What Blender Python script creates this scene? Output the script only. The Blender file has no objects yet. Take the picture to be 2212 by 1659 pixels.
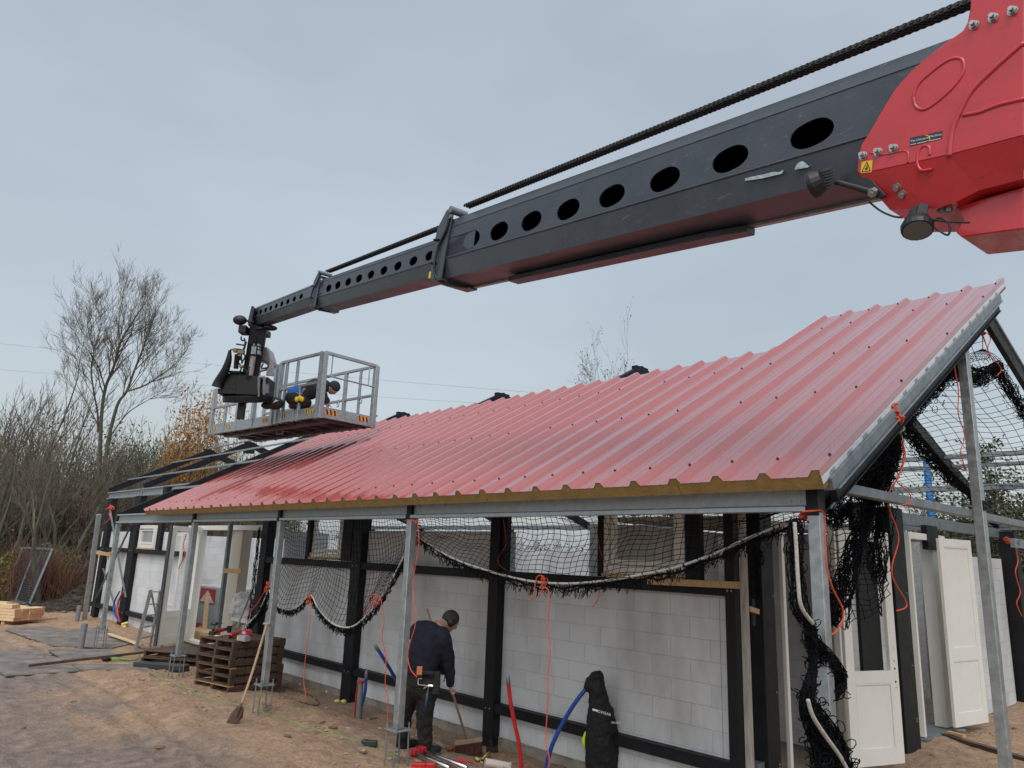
import bpy, bmesh, math, random
import numpy as np
from mathutils import Vector, Matrix, noise as mnoise
R_=math.radians
scene=bpy.context.scene
COL=scene.collection
# ------------------------------------------------------------------ camera
PF=math.exp(7.375949); PITCH,ROLL,YAW=R_(13.0138),R_(2.1343),R_(47.0483)
_F=np.array([math.cos(YAW)*math.cos(PITCH),math.sin(YAW)*math.cos(PITCH),math.sin(PITCH)])
_R=np.array([math.sin(YAW),-math.cos(YAW),0.0]);_U=np.cross(_R,_F)
CR=_R*math.cos(ROLL)+_U*math.sin(ROLL);CU=-_R*math.sin(ROLL)+_U*math.cos(ROLL);CF=_F
CP=np.array([0,0,2.2])
cam=bpy.data.cameras.new("camera");co=bpy.data.objects.new("camera",cam);COL.objects.link(co)
cam.sensor_width=36;cam.lens=PF/2212*36;cam.clip_end=3000;cam.clip_start=.05
co.matrix_world=Matrix(((CR[0],CU[0],-CF[0],CP[0]),(CR[1],CU[1],-CF[1],CP[1]),(CR[2],CU[2],-CF[2],CP[2]),(0,0,0,1)))
scene.camera=co
# ------------------------------------------------------------------ sky and light
SUN_EL,SUN_AZ=R_(52),R_(222)      # hidden sun behind thin cloud, behind the camera
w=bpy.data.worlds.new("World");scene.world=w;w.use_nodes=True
nt=w.node_tree;N=nt.nodes;L=nt.links
for n in list(N): N.remove(n)
out=N.new('ShaderNodeOutputWorld');bg=N.new('ShaderNodeBackground');bg2=N.new('ShaderNodeBackground');mx=N.new('ShaderNodeAddShader')
sky=N.new('ShaderNodeTexSky');sky.sky_type='NISHITA';sky.sun_disc=False;sky.sun_elevation=SUN_EL;sky.sun_rotation=R_(90)-SUN_AZ
sky.dust_density=4;sky.air_density=1.5
bg.inputs['Strength'].default_value=.05
L.new(sky.outputs[0],bg.inputs['Color'])
tc=N.new('ShaderNodeTexCoord')
nz=N.new('ShaderNodeTexNoise');nz.inputs['Scale'].default_value=1.6;nz.inputs['Detail'].default_value=5
mp=N.new('ShaderNodeMapping');mp.inputs['Scale'].default_value=(1,1,2.5);L.new(tc.outputs['Generated'],mp.inputs[0]);L.new(mp.outputs[0],nz.inputs[0])
cr=N.new('ShaderNodeValToRGB');cr.color_ramp.elements[0].position=.3;cr.color_ramp.elements[0].color=(.335,.37,.402,1)
cr.color_ramp.elements[1].position=.72;cr.color_ramp.elements[1].color=(.435,.476,.51,1)
L.new(nz.outputs[0],cr.inputs[0])
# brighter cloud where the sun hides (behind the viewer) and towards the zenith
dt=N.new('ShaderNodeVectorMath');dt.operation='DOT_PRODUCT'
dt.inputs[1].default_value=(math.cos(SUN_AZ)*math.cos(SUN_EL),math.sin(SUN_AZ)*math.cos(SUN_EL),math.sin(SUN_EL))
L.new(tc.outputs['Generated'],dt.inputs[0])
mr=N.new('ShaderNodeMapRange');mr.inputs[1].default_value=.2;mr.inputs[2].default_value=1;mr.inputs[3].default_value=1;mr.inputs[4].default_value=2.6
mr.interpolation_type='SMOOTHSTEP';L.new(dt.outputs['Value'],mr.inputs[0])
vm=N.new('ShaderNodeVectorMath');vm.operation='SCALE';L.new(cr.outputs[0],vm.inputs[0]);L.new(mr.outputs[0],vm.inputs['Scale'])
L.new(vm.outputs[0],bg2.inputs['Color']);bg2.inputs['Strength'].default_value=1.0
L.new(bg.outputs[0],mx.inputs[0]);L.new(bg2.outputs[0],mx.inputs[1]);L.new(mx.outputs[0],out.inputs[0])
sl=bpy.data.lights.new("sun",'SUN');sl.energy=1.2;sl.angle=R_(30);sl.color=(1,.97,.92)
so=bpy.data.objects.new("sun",sl);COL.objects.link(so)
so.rotation_euler=(R_(90)-SUN_EL,0,SUN_AZ+R_(90))
scene.view_settings.view_transform='Standard';scene.view_settings.look='None'
scene.view_settings.exposure=0.0;scene.view_settings.gamma=1
scene.render.engine='CYCLES'
# ------------------------------------------------------------------ measuring helpers (pixel of the photo -> point in the place)
def dv(p): return CR*(p[0]-1106)-CU*(p[1]-829.5)+CF*PF
def onz(p,z=0.): r=dv(p);return CP+r*(z-CP[2])/r[2]
def onx(p,x): r=dv(p);return CP+r*x/r[0]
def ony(p,y): r=dv(p);return CP+r*y/r[1]
def onpl(p,n,k): r=dv(p);n=np.array(n,float);return CP+r*(k-n@CP)/(n@r)
def atd(p,dep): return CP+dv(p)*dep/PF
def depth(w): return float((np.array(w)-CP)@CF)
REG=dict(R0=(0,700,700/2212),R1=(500,650,700/2212),R2=(0,1200,700/2212),R3=(400,1395,700/2212),R4=(900,1395,700/2212),R5=(1200,1395,700/2212),R6=(1860,1395,700/2212),R7=(1860,700,700/2212),
Q0=(1860,1100,700/2212),Q1=(1000,1225,700/2212),Q2=(400,1225,700/2212),Q3=(1300,1000,800/2212),Q4=(1860,0,700/1787),Q5=(1000,350,900/2212),Q6=(550,600,700/2212),Q7=(1200,850,700/2212),
T0=(2160,1080,400/2212),T1=(2240,700,320/2212),T2=(2080,1020,320/2212),T3=(540,740,200/948),T4=(640,840,320/2042),T5=(0,1480,320/2212),T6=(400,1280,320/2042),T7=(950,1780,500/2212),
U7=(2100,1280,460/1817),U8=(1100,1270,460/2212))
def q(k,x,y):
    a,b,s=REG[k];return ((a+x*s)*2212/2560,(b+y*s)*2212/2560)
# ------------------------------------------------------------------ mesh builder
V3=lambda *a:np.array(a,float)
def nrm(v): v=np.array(v,float);return v/max(1e-9,np.linalg.norm(v))
ORG={}
class MB:
    def __init__(s): s.v=[];s.f=[];s.m=[];s.mi=0
    def add(s,vs,fs):
        b=len(s.v);s.v.extend([tuple(map(float,x)) for x in vs]);s.f.extend([tuple(b+i for i in f) for f in fs]);s.m.extend([s.mi]*len(fs));return s
    def obox(s,c,a,b,d):
        c,a,b,d=map(lambda t:np.array(t,float),(c,a,b,d))
        vs=[c+i*a+j*b+k*d for k in(-1,1) for j in(-1,1) for i in(-1,1)]
        fs=[(0,2,3,1),(4,5,7,6),(0,1,5,4),(2,6,7,3),(0,4,6,2),(1,3,7,5)]
        if np.dot(np.cross(a,b),d)<0: fs=[f[::-1] for f in fs]
        return s.add(vs,fs)
    def box(s,lo,hi):
        lo=np.array(lo,float);hi=np.array(hi,float);lo,hi=np.minimum(lo,hi),np.maximum(lo,hi);c=(lo+hi)/2;h=(hi-lo)/2
        return s.obox(c,(h[0],0,0),(0,h[1],0),(0,0,h[2]))
    def bar(s,p,t,w,h,up=(0,0,1)):
        p=np.array(p,float);t=np.array(t,float);d=t-p;l=np.linalg.norm(d);d=d/l;sd=np.cross(d,up)
        if np.linalg.norm(sd)<1e-4: sd=np.cross(d,(1,0,0))
        sd=nrm(sd);u=np.cross(sd,d)
        return s.obox((p+t)/2,d*l/2,sd*w/2,u*h/2)
    def tube(s,pts,r,n=6,cap=True,sq=1.0):
        pts=[np.array(p,float) for p in pts];k=len(pts)
        if not hasattr(r,'__len__'): r=[r]*k
        T=[nrm(pts[min(i+1,k-1)]-pts[max(i-1,0)]) for i in range(k)]
        a=np.cross(T[0],(0,0,1.));
        if np.linalg.norm(a)<.05: a=np.cross(T[0],(1.,0,0))
        a=nrm(a);vs=[]
        for i in range(k):
            a=nrm(a-T[i]*np.dot(a,T[i]));b=np.cross(T[i],a)
            for j in range(n):
                t=2*math.pi*j/n;vs.append(pts[i]+r[i]*(math.cos(t)*a+sq*math.sin(t)*b))
        fs=[(i*n+j,i*n+(j+1)%n,(i+1)*n+(j+1)%n,(i+1)*n+j) for i in range(k-1) for j in range(n)]
        if cap and n>2: fs+=[tuple(range(n))[::-1],tuple((k-1)*n+j for j in range(n))]
        return s.add(vs,fs)
    def prism(s,poly,ext):
        poly=[np.array(p,float) for p in poly];ext=np.array(ext,float);n=len(poly)
        nn=sum(np.cross(poly[i]-poly[0],poly[(i+1)%n]-poly[0]) for i in range(1,n-1))
        if np.dot(nn,ext)>0: poly=poly[::-1]
        vs=poly+[p+ext for p in poly]
        fs=[tuple(range(n)),tuple(range(2*n-1,n-1,-1))]+[(i,i+n,(i+1)%n+n,(i+1)%n) for i in range(n)]
        return s.add(vs,fs)
    def ell(s,c,a,b,d,nu=12,nv=8):
        c,a,b,d=map(lambda t:np.array(t,float),(c,a,b,d));vs=[c-d]
        for i in range(1,nv):
            t=math.pi*i/nv-math.pi/2
            for j in range(nu):
                u=2*math.pi*j/nu;vs.append(c+math.cos(t)*(math.cos(u)*a+math.sin(u)*b)+math.sin(t)*d)
        vs.append(c+d);m=len(vs)-1
        fs=[(0,1+(j+1)%nu,1+j) for j in range(nu)]
        for i in range(nv-2):
            for j in range(nu): fs.append((1+i*nu+j,1+i*nu+(j+1)%nu,1+(i+1)*nu+(j+1)%nu,1+(i+1)*nu+j))
        fs+=[(m,1+(nv-2)*nu+j,1+(nv-2)*nu+(j+1)%nu) for j in range(nu)]
        if np.dot(np.cross(a,b),d)<0: fs=[f[::-1] for f in fs]
        return s.add(vs,fs)
    def cyl(s,p,t,r,n=12,r2=None): return s.tube([p,t],[r,r if r2 is None else r2],n)
    def quad(s,a,b,c,d): return s.add([a,b,c,d],[(0,1,2,3)])
    def build(s,name,mats,parent=None,smooth=False,bevel=0,loc=None):
        me=bpy.data.meshes.new(name);V=np.array(s.v,float)
        if parent is not None: o0=ORG[parent.name]
        elif loc is not None: o0=np.array(loc,float)
        else:
            lo=V.min(0);hi=V.max(0);o0=np.array([(lo[0]+hi[0])/2,(lo[1]+hi[1])/2,lo[2]])
        me.from_pydata((V-o0).tolist(),[],s.f)
        if not isinstance(mats,(list,tuple)): mats=[mats]
        for m in mats: me.materials.append(m)
        if len(mats)>1: me.polygons.foreach_set('material_index',s.m)
        if smooth: me.polygons.foreach_set('use_smooth',[True]*len(s.f))
        me.update()
        ob=bpy.data.objects.new(name,me);COL.objects.link(ob);ORG[ob.name]=o0
        if parent is not None: ob.parent=parent
        else: ob.location=o0
        if bevel:
            bv=ob.modifiers.new('bevel','BEVEL');bv.width=bevel;bv.segments=1;bv.limit_method='ANGLE'
        return ob
def tag(o,label,cat,group=None):
    o['label']=label;o['category']=cat
    if group: o['group']=group
    return o
def thing(name,loc,label,cat,group=None):
    o=bpy.data.objects.new(name,None);COL.objects.link(o);o.empty_display_size=.2;o.location=loc;ORG[o.name]=np.array(loc,float)
    return tag(o,label,cat,group)
def copy_tree(o,parent=None):
    c=o.copy();COL.objects.link(c);c.parent=parent;ORG[c.name]=ORG[o.name]
    for ch in list(o.children): copy_tree(ch,c)
    return c
def spl(pts,n=8):
    pts=[np.array(p,float) for p in pts];o=[]
    for i in range(len(pts)-1):
        a=pts[max(i-1,0)];b=pts[i];c=pts[i+1];e=pts[min(i+2,len(pts)-1)]
        for j in range(n):
            t=j/n;o.append(.5*((2*b)+(c-a)*t+(2*a-5*b+4*c-e)*t*t+(3*b-a-3*c+e)*t**3))
    o.append(pts[-1]);return o
def lerp(a,b,t): return np.array(a,float)*(1-t)+np.array(b,float)*t
def text_mb(mb,txt,org,xd,yd,size,depth_=.002):
    cu=bpy.data.curves.new('t','FONT');cu.body=txt;cu.size=1;cu.resolution_u=2
    ob=bpy.data.objects.new('t',cu);me=bpy.data.meshes.new_from_object(ob)
    xd=nrm(xd);yd=nrm(yd);nn=np.cross(xd,yd)*depth_
    vs=[np.array(org)+xd*v.co.x*size+yd*v.co.y*size+nn for v in me.vertices]
    mb.add(vs,[tuple(p.vertices) for p in me.polygons])
    bpy.data.objects.remove(ob);bpy.data.meshes.remove(me);bpy.data.curves.remove(cu)
# ------------------------------------------------------------------ materials
def M(name,c1,c2=None,scale=6,rough=.5,rough2=None,metal=0,bump=0,bscale=40,stretch=(1,1,1),spec=.5,coat=0,detail=4,contrast=(.35,.65)):
    m=bpy.data.materials.new(name);m.use_nodes=True;nt=m.node_tree;N=nt.nodes;L=nt.links
    b=N['Principled BSDF'];b.inputs['Base Color'].default_value=(*c1,1);b.inputs['Roughness'].default_value=rough;b.inputs['Metallic'].default_value=metal
    b.inputs['Specular IOR Level'].default_value=spec;b.inputs['Coat Weight'].default_value=coat;b.inputs['Coat Roughness'].default_value=.12
    if c2 is not None or rough2 is not None or bump:
        tc=N.new('ShaderNodeTexCoord');mp=N.new('ShaderNodeMapping');mp.inputs['Scale'].default_value=stretch;L.new(tc.outputs['Object'],mp.inputs[0])
    if c2 is not None or rough2 is not None:
        nz=N.new('ShaderNodeTexNoise');nz.inputs['Scale'].default_value=scale;nz.inputs['Detail'].default_value=detail;nz.inputs['Roughness'].default_value=.65;L.new(mp.outputs[0],nz.inputs[0])
        mr=N.new('ShaderNodeMapRange');mr.inputs[1].default_value=contrast[0];mr.inputs[2].default_value=contrast[1];L.new(nz.outputs[0],mr.inputs[0])
        if c2 is not None:
            mx=N.new('ShaderNodeMix');mx.data_type='RGBA';mx.inputs[6].default_value=(*c1,1);mx.inputs[7].default_value=(*c2,1);L.new(mr.outputs[0],mx.inputs[0]);L.new(mx.outputs[2],b.inputs['Base Color'])
        if rough2 is not None:
            m2=N.new('ShaderNodeMapRange');m2.inputs[3].default_value=rough;m2.inputs[4].default_value=rough2;L.new(mr.outputs[0],m2.inputs[0]);L.new(m2.outputs[0],b.inputs['Roughness'])
    if bump:
        nb=N.new('ShaderNodeTexNoise');nb.inputs['Scale'].default_value=bscale;nb.inputs['Detail'].default_value=3;L.new(mp.outputs[0],nb.inputs[0])
        bp=N.new('ShaderNodeBump');bp.inputs['Strength'].default_value=bump;bp.inputs['Distance'].default_value=.01;L.new(nb.outputs[0],bp.inputs['Height']);L.new(bp.outputs[0],b.inputs['Normal'])
    return m
def brick_mat(name,axes,c1,c2,mortar,bw=.47,bh=.207,ms=.004,dirt=(.5,.47,.42)):
    m=bpy.data.materials.new(name);m.use_nodes=True;nt=m.node_tree;N=nt.nodes;L=nt.links;b=N['Principled BSDF']
    tc=N.new('ShaderNodeTexCoord');sp=N.new('ShaderNodeSeparateXYZ');L.new(tc.outputs['Object'],sp.inputs[0]);cb=N.new('ShaderNodeCombineXYZ')
    L.new(sp.outputs[axes[0]],cb.inputs[0]);L.new(sp.outputs[axes[1]],cb.inputs[1])
    br=N.new('ShaderNodeTexBrick');L.new(cb.outputs[0],br.inputs[0]);br.inputs['Scale'].default_value=1;br.inputs['Brick Width'].default_value=bw;br.inputs['Row Height'].default_value=bh
    br.inputs['Mortar Size'].default_value=ms;br.inputs['Mortar Smooth'].default_value=.3;br.inputs['Bias'].default_value=-.2
    br.inputs[1].default_value=(*c1,1);br.inputs[2].default_value=(*c2,1);br.inputs[3].default_value=(*mortar,1)
    nz=N.new('ShaderNodeTexNoise');nz.inputs['Scale'].default_value=1.3;nz.inputs['Detail'].default_value=6;nz.inputs['Roughness'].default_value=.6;mp=N.new('ShaderNodeMapping');mp.inputs['Scale'].default_value=(1,1,.45);L.new(tc.outputs['Object'],mp.inputs[0]);L.new(mp.outputs[0],nz.inputs[0])
    mr=N.new('ShaderNodeMapRange');mr.inputs[1].default_value=.44;mr.inputs[2].default_value=.78;mr.inputs[3].default_value=0;mr.inputs[4].default_value=.8;L.new(nz.outputs[0],mr.inputs[0])
    mx=N.new('ShaderNodeMix');mx.data_type='RGBA';mx.blend_type='MULTIPLY';L.new(mr.outputs[0],mx.inputs[0]);L.new(br.outputs[0],mx.inputs[6]);mx.inputs[7].default_value=(*dirt,1)
    L.new(mx.outputs[2],b.inputs['Base Color']);b.inputs['Roughness'].default_value=.85;b.inputs['Specular IOR Level'].default_value=.25
    nb=N.new('ShaderNodeTexNoise');nb.inputs['Scale'].default_value=60;L.new(tc.outputs['Object'],nb.inputs[0])
    bp=N.new('ShaderNodeBump');bp.inputs['Strength'].default_value=.15;bp.inputs['Distance'].default_value=.004;L.new(nb.outputs[0],bp.inputs['Height'])
    b2=N.new('ShaderNodeBump');b2.inputs['Strength'].default_value=.7;b2.inputs['Distance'].default_value=.004;b2.invert=True;L.new(br.outputs['Fac'],b2.inputs['Height']);L.new(bp.outputs[0],b2.inputs['Normal']);L.new(b2.outputs[0],b.inputs['Normal'])
    return m
galv=M('galvanised steel',(.30,.325,.335),(.42,.445,.455),scale=14,rough=.38,rough2=.55,metal=.75,bump=.06,bscale=30)
galv_dk=M('weathered steel',(.17,.19,.205),(.25,.275,.29),scale=9,rough=.5,metal=.6)  # on the gable channel this darker tone stands for its shade
blackst=M('black painted steel',(.0045,.005,.007),(.010,.011,.014),scale=5,rough=.45,rough2=.65,bump=.05,bscale=25,spec=.28)
blockA=brick_mat('aerated block wall',(1,2),(.63,.635,.64),(.57,.575,.58),(.50,.50,.50))
blockG=brick_mat('aerated block gable',(0,2),(.63,.635,.64),(.57,.575,.58),(.50,.50,.50))
plinth=M('rendered concrete plinth',(.19,.165,.135),(.30,.265,.215),scale=4,rough=.9,bump=.5,bscale=18)
white=M('cream paint',(.70,.68,.63),(.74,.72,.675),scale=3,rough=.35)
whiteedge=M('pale gasket',(.05,.05,.05),rough=.6)
woodn=M('raw timber',(.42,.25,.12),(.55,.36,.19),scale=5,rough=.7,stretch=(1,8,8),bump=.2)
woodgrey=M('weathered timber',(.24,.215,.185),(.40,.37,.33),scale=5,rough=.85,stretch=(6,6,.7),bump=.4)
woodpal=M('wet pallet timber',(.028,.018,.013),(.10,.058,.036),scale=4,rough=.6,bump=.5,bscale=20)
woodpal2=M('orange pallet board',(.26,.11,.04),(.36,.17,.07),scale=4,rough=.7,bump=.3)
pine=M('fresh pine',(.70,.52,.31),(.60,.40,.22),scale=3,rough=.7,stretch=(6,1,6))
pine_end=M('pine end grain',(.52,.28,.15),(.42,.21,.11),scale=14,rough=.8)
foam=M('insulation foam',(.27,.165,.05),(.20,.12,.035),scale=8,rough=.9,bump=.4)
foamy=M('yellow foam',(.72,.6,.2),(.6,.48,.14),scale=20,rough=.9,bump=.6)
orange=M('orange cord',(.80,.10,.035),(.5,.06,.03),scale=90,rough=.75,bump=.6,bscale=150)
ropew=M('white rope',(.48,.46,.41),(.33,.31,.27),scale=60,rough=.85,bump=.5,bscale=120)
netm=M('black net twine',(.004,.0045,.006),rough=.8,spec=.12)
bluep=M('blue pipe',(.012,.075,.33),(.008,.05,.23),scale=8,rough=.35)
redp=M('red pipe',(.55,.02,.02),(.4,.015,.015),scale=8,rough=.35)
greyp=M('grey plastic pipe',(.15,.165,.18),(.2,.21,.22),scale=5,rough=.45)
greenc=M('green cable',(.16,.33,.07),rough=.5)
blackp=M('black rubber',(.01,.01,.011),rough=.5)
redpaint=M('red tool plastic',(.45,.015,.02),rough=.35)
platewood=M('muddy ply board',(.10,.088,.083),(.25,.205,.175),scale=2.6,rough=.55,rough2=.8,bump=.4,bscale=25)
rust=M('rusty steel bar',(.06,.035,.025),(.14,.075,.045),scale=8,rough=.7,bump=.3)
chrome=M('bright steel',(.55,.56,.58),rough=.25,metal=1)
zinc=M('zinc bolt',(.42,.43,.42),rough=.4,metal=.9)
greytxt=M('dark blue ink',(.02,.04,.08),rough=.6)
film=M('white edge film',(.62,.63,.66),(.5,.51,.55),scale=30,rough=.35)
yel=M('yellow sticker',(.75,.47,.02),rough=.5)
orgs=M('orange sticker',(.8,.28,.02),rough=.5)
# ================================================================== GROUND
rng=np.random.default_rng(7);random.seed(7)
_LAT=rng.random((256,256))
def vnoise(x,y):
    x=np.asarray(x,float);y=np.asarray(y,float);xi=np.floor(x).astype(int);yi=np.floor(y).astype(int);fx=x-xi;fy=y-yi
    fx=fx*fx*(3-2*fx);fy=fy*fy*(3-2*fy);g=lambda a,b:_LAT[a%256,b%256]
    return (g(xi,yi)*(1-fx)+g(xi+1,yi)*fx)*(1-fy)+(g(xi,yi+1)*(1-fx)+g(xi+1,yi+1)*fx)*fy
def fbm(x,y,o=4):
    s=0;a=1;t=0
    for i in range(o): s=s+a*vnoise(x*2**i+17*i,y*2**i+5*i);t+=a;a*=.55
    return s/t
sstep=lambda a,b,x: (lambda t:t*t*(3-2*t))(np.clip((x-a)/(b-a),0,1))
def gh(x,y):
    x=np.asarray(x,float);y=np.asarray(y,float)
    tr=sstep(5.5,6.3,x)*(1-sstep(6.9,7.1,x))*sstep(3.2,4.6,y)*(1-sstep(17,18.5,y))
    h=-.11*tr
    h=h+.05*(fbm(x*1.3,y*1.3)-.5)+.085*np.maximum(0,fbm(x*4,y*4,3)-.5)+.030*(fbm(x*7,y*7,3)-.5)
    # ridge of spilled sand between the posts and the lane
    rid=np.exp(-((x-(4.1+.02*y))/.55)**2)*sstep(3,6,y)*(1-sstep(13.5,15.5,y));h=h+rid*(.03+.06*fbm(x*3,y*3,3))
    far=sstep(27,29.5,y)*(1-sstep(31,34,y))*sstep(6.6,8,x)*(1-sstep(14,17,x))
    h=h+far*(.35+.5*fbm(x*1.1+3,y*1.1,4))
    ins=(x>7.1)&(x<15.7)&(y>4.2)&(y<25.3)
    h=np.where(ins,-.25,h)
    h=np.where(ins|(y<30),h,h+sstep(40,90,y)*.6*fbm(x*.1,y*.1))
    return h
def axis_(a,b,st,ends):
    m=list(np.arange(a,b,st))
    lo=[];x=a;s=st
    while x>-ends: s*=1.28;x-=s;lo.append(x)
    hi=[];x=m[-1];s=st
    while x<ends: s*=1.28;x+=s;hi.append(x)
    return np.array(lo[::-1]+m+hi)
gx=axis_(-.5,17,.06,900);gy=axis_(1.5,31,.075,900)
X,Y=np.meshgrid(gx,gy,indexing='ij');Z=gh(X,Y)

_fr=np.random.default_rng(3)
for _ in range(230):
    fx,fy,fa=_fr.uniform(2.2,6.2),_fr.uniform(3.5,17),_fr.uniform(0,3.14);ii=np.where(abs(gx-fx)<.35)[0];jj=np.where(abs(gy-fy)<.35)[0]
    if not len(ii) or not len(jj): continue
    sx_,sy_=slice(ii[0],ii[-1]+1),slice(jj[0],jj[-1]+1);dx,dy=X[sx_,sy_]-fx,Y[sx_,sy_]-fy;u_=dx*math.cos(fa)+dy*math.sin(fa);v_=-dx*math.sin(fa)+dy*math.cos(fa);r_=(u_/.16)**2+(v_/.075)**2
    Z[sx_,sy_]+=-.022*np.exp(-r_*1.3)+.012*np.exp(-(r_-2.2)**2*1.5)
for rx in (1.7,2.05,3.25,3.6):
    d_=X-(rx+.035*(Y-8)+.05*np.sin(Y*.9+rx));Z+=(-.020*np.exp(-(d_/.10)**2)+.012*np.exp(-((abs(d_)-.18)/.06)**2))*(1+.5*np.sin(Y*21+abs(d_)*30))*sstep(3,5,Y)*(1-sstep(20,24,Y))
nx,ny=len(gx),len(gy);vs=np.stack([X,Y,Z],-1).reshape(-1,3)
i=np.arange(nx-1)[:,None]*ny+np.arange(ny-1)[None,:];fs=np.stack([i,i+ny,i+ny+1,i+1],-1).reshape(-1,4)
me=bpy.data.meshes.new('ground');me.from_pydata(vs.tolist(),[],fs.tolist());me.polygons.foreach_set('use_smooth',[True]*len(fs))
wet=np.clip(sstep(.42,.6,fbm(X*.7+9,Y*.35,3))*(1-sstep(3.1,4.4,X-.04*(Y-8)+1.1*(fbm(X*.9,Y*.9)-.5)))*(1-sstep(19,22,Y)),0,1)
wet=np.maximum(wet,(1-sstep(1.6,3.3,X+.8*(fbm(X*1.5,Y*1.5)-.5)-.08*(Y-6))))
tren=sstep(4.7,5.3,X+.5*(fbm(X*2,Y*2)-.5))*(1-sstep(6.9,7,X))*sstep(4,5,Y)*(1-sstep(14,16,Y))
wet=np.maximum(wet,tren*.45*sstep(.4,.6,fbm(X*1.7,Y*1.7)))
grass=np.maximum(sstep(17.5,19,X+.8*fbm(X,Y)),0)*(1-sstep(28,60,Y))
grass=np.maximum(grass,sstep(34,38,Y))
soil=sstep(26.5,28.5,Y+2*fbm(X*.8,Y*.8)-.12*X)*(1-sstep(17,19,X))*(1-sstep(34,37,Y))
soil=np.maximum(soil,sstep(30.5,31.5,Y)*(1-sstep(34,37,Y)))
at=me.color_attributes.new('cover','FLOAT_COLOR','POINT')
at.data.foreach_set('color',np.stack([wet,grass,soil,np.ones_like(wet)],-1).reshape(-1))
gm=bpy.data.materials.new('sandy ground');gm.use_nodes=True;nt=gm.node_tree;N=nt.nodes;L=nt.links;b=N['Principled BSDF']
tc=N.new('ShaderNodeTexCoord');an=N.new('ShaderNodeAttribute');an.attribute_name='cover';sp=N.new('ShaderNodeSeparateColor');L.new(an.outputs['Color'],sp.inputs[0])
def nmix(fac,a,c):
    x=N.new('ShaderNodeMix');x.data_type='RGBA'
    for k,v in ((0,fac),(6,a),(7,c)):
        if isinstance(v,tuple): x.inputs[k].default_value=(*v,1)
        elif isinstance(v,float): x.inputs[k].default_value=v
        else: L.new(v,x.inputs[k])
    return x.outputs[2]
def nnoise(s,d=5,lo=.35,hi=.65,st=(1,1,1)):
    m_=N.new('ShaderNodeMapping');m_.inputs['Scale'].default_value=st;L.new(tc.outputs['Object'],m_.inputs[0])
    n=N.new('ShaderNodeTexNoise');n.inputs['Scale'].default_value=s;n.inputs['Detail'].default_value=d;n.inputs['Roughness'].default_value=.65;L.new(m_.outputs[0],n.inputs[0])
    r=N.new('ShaderNodeMapRange');r.inputs[1].default_value=lo;r.inputs[2].default_value=hi;L.new(n.outputs[0],r.inputs[0]);return r.outputs[0]
sand=nmix(nnoise(3.5),(.49,.32,.205),(.32,.212,.14))
sand=nmix(nnoise(16,6,.5,.75),sand,(.18,.12,.08))
sand=nmix(nnoise(45,3,.66,.7),sand,(.42,.34,.27))
wetc=nmix(nnoise(5),(.17,.122,.098),(.31,.232,.19))
c=nmix(sp.outputs[0],sand,wetc)
c=nmix(sp.outputs[2],c,nmix(nnoise(9),(.022,.017,.013),(.07,.05,.035)))
c=nmix(sp.outputs[1],c,nmix(nnoise(2.5),(.075,.12,.022),(.14,.17,.04)))
L.new(c,b.inputs['Base Color'])
rr=N.new('ShaderNodeMapRange');rr.inputs[3].default_value=.9;rr.inputs[4].default_value=.5;L.new(sp.outputs[0],rr.inputs[0]);L.new(rr.outputs[0],b.inputs['Roughness'])
b.inputs['Specular IOR Level'].default_value=.35
bp=N.new('ShaderNodeBump');bp.inputs['Strength'].default_value=1.;bp.inputs['Distance'].default_value=.05;L.new(nnoise(9,10,.25,.8),bp.inputs['Height']);L.new(bp.outputs[0],b.inputs['Normal'])
me.materials.append(gm);g=bpy.data.objects.new('ground',me);COL.objects.link(g);g['kind']='structure'
def G(x,y): return float(gh(x,y))
def gnd(p,z=0.):
    w=onz(p,z)
    for _ in range(4): w=onz(p,G(w[0],w[1]))
    return w
# concrete floor slab inside the house
mb=MB();mb.box((7.0,4.15,-.3),(15.8,25.4,.045));o=mb.build('floor',M('dusty concrete floor',(.16,.125,.09),(.25,.21,.165),scale=2,rough=.85,bump=.2));o['kind']='structure'
# ================================================================== HOUSE
H=thing('house_under_construction',(6.75,4,0),'unfinished long block house with black steel frame and red ribbed roof','house')
zt=lambda x:2.77+.54*(x-4.7)
zr=lambda x:(zt(x)-.115) if x<9.7 else 5.34-.33*(x-9.7)
PY=[2.263,6.861,9.99,13.19,17.52];PX=4.94;A_=.043
def bolt(mb,p,n,r=.012,h=.012):
    p=np.array(p,float);n=nrm(n);mb.tube([p,p+n*h],[r,r],6);mb.tube([p+n*h,p+n*h*2],[r*.55,r*.55],6)
def bolts(lst,parent,mat=None):
    for c_,n_v,r_,h_ in lst:
        m_=MB();bolt(m_,c_,n_v,r_,h_);m_.build('bolt',mat or zinc,parent)
# veranda posts on threaded rods
for i,y in enumerate(PY):
    mb=MB();mb.box((PX-A_,y-A_,.385),(PX+A_,y+A_,2.556));po=mb.build('veranda_post',galv,H,bevel=.006)
    if i==0: continue
    mb=MB();mb.box((PX-.105,y-.105,.368),(PX+.105,y+.105,.382));mb.build('base_plate',galv,po,bevel=.002)
    for dx in(-1,1):
        for dy in(-1,1):
            mb=MB();a=(PX+dx*.08,y+dy*.08);zb=G(*a)-.05
            mb.tube([(a[0]+dx*.012,a[1],zb),(a[0],a[1],.30),(a[0],a[1],.45)],.0085,6);mb.tube([(a[0],a[1],.352),(a[0],a[1],.367)],.017,6);mb.tube([(a[0],a[1],.383),(a[0],a[1],.398)],.017,6)
            mb.tube([(a[0]+dx*.011,a[1],.06),(a[0]+dx*.01,a[1],.085)],.014,6)
            mb.build('threaded_rod',galv_dk,po)
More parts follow.
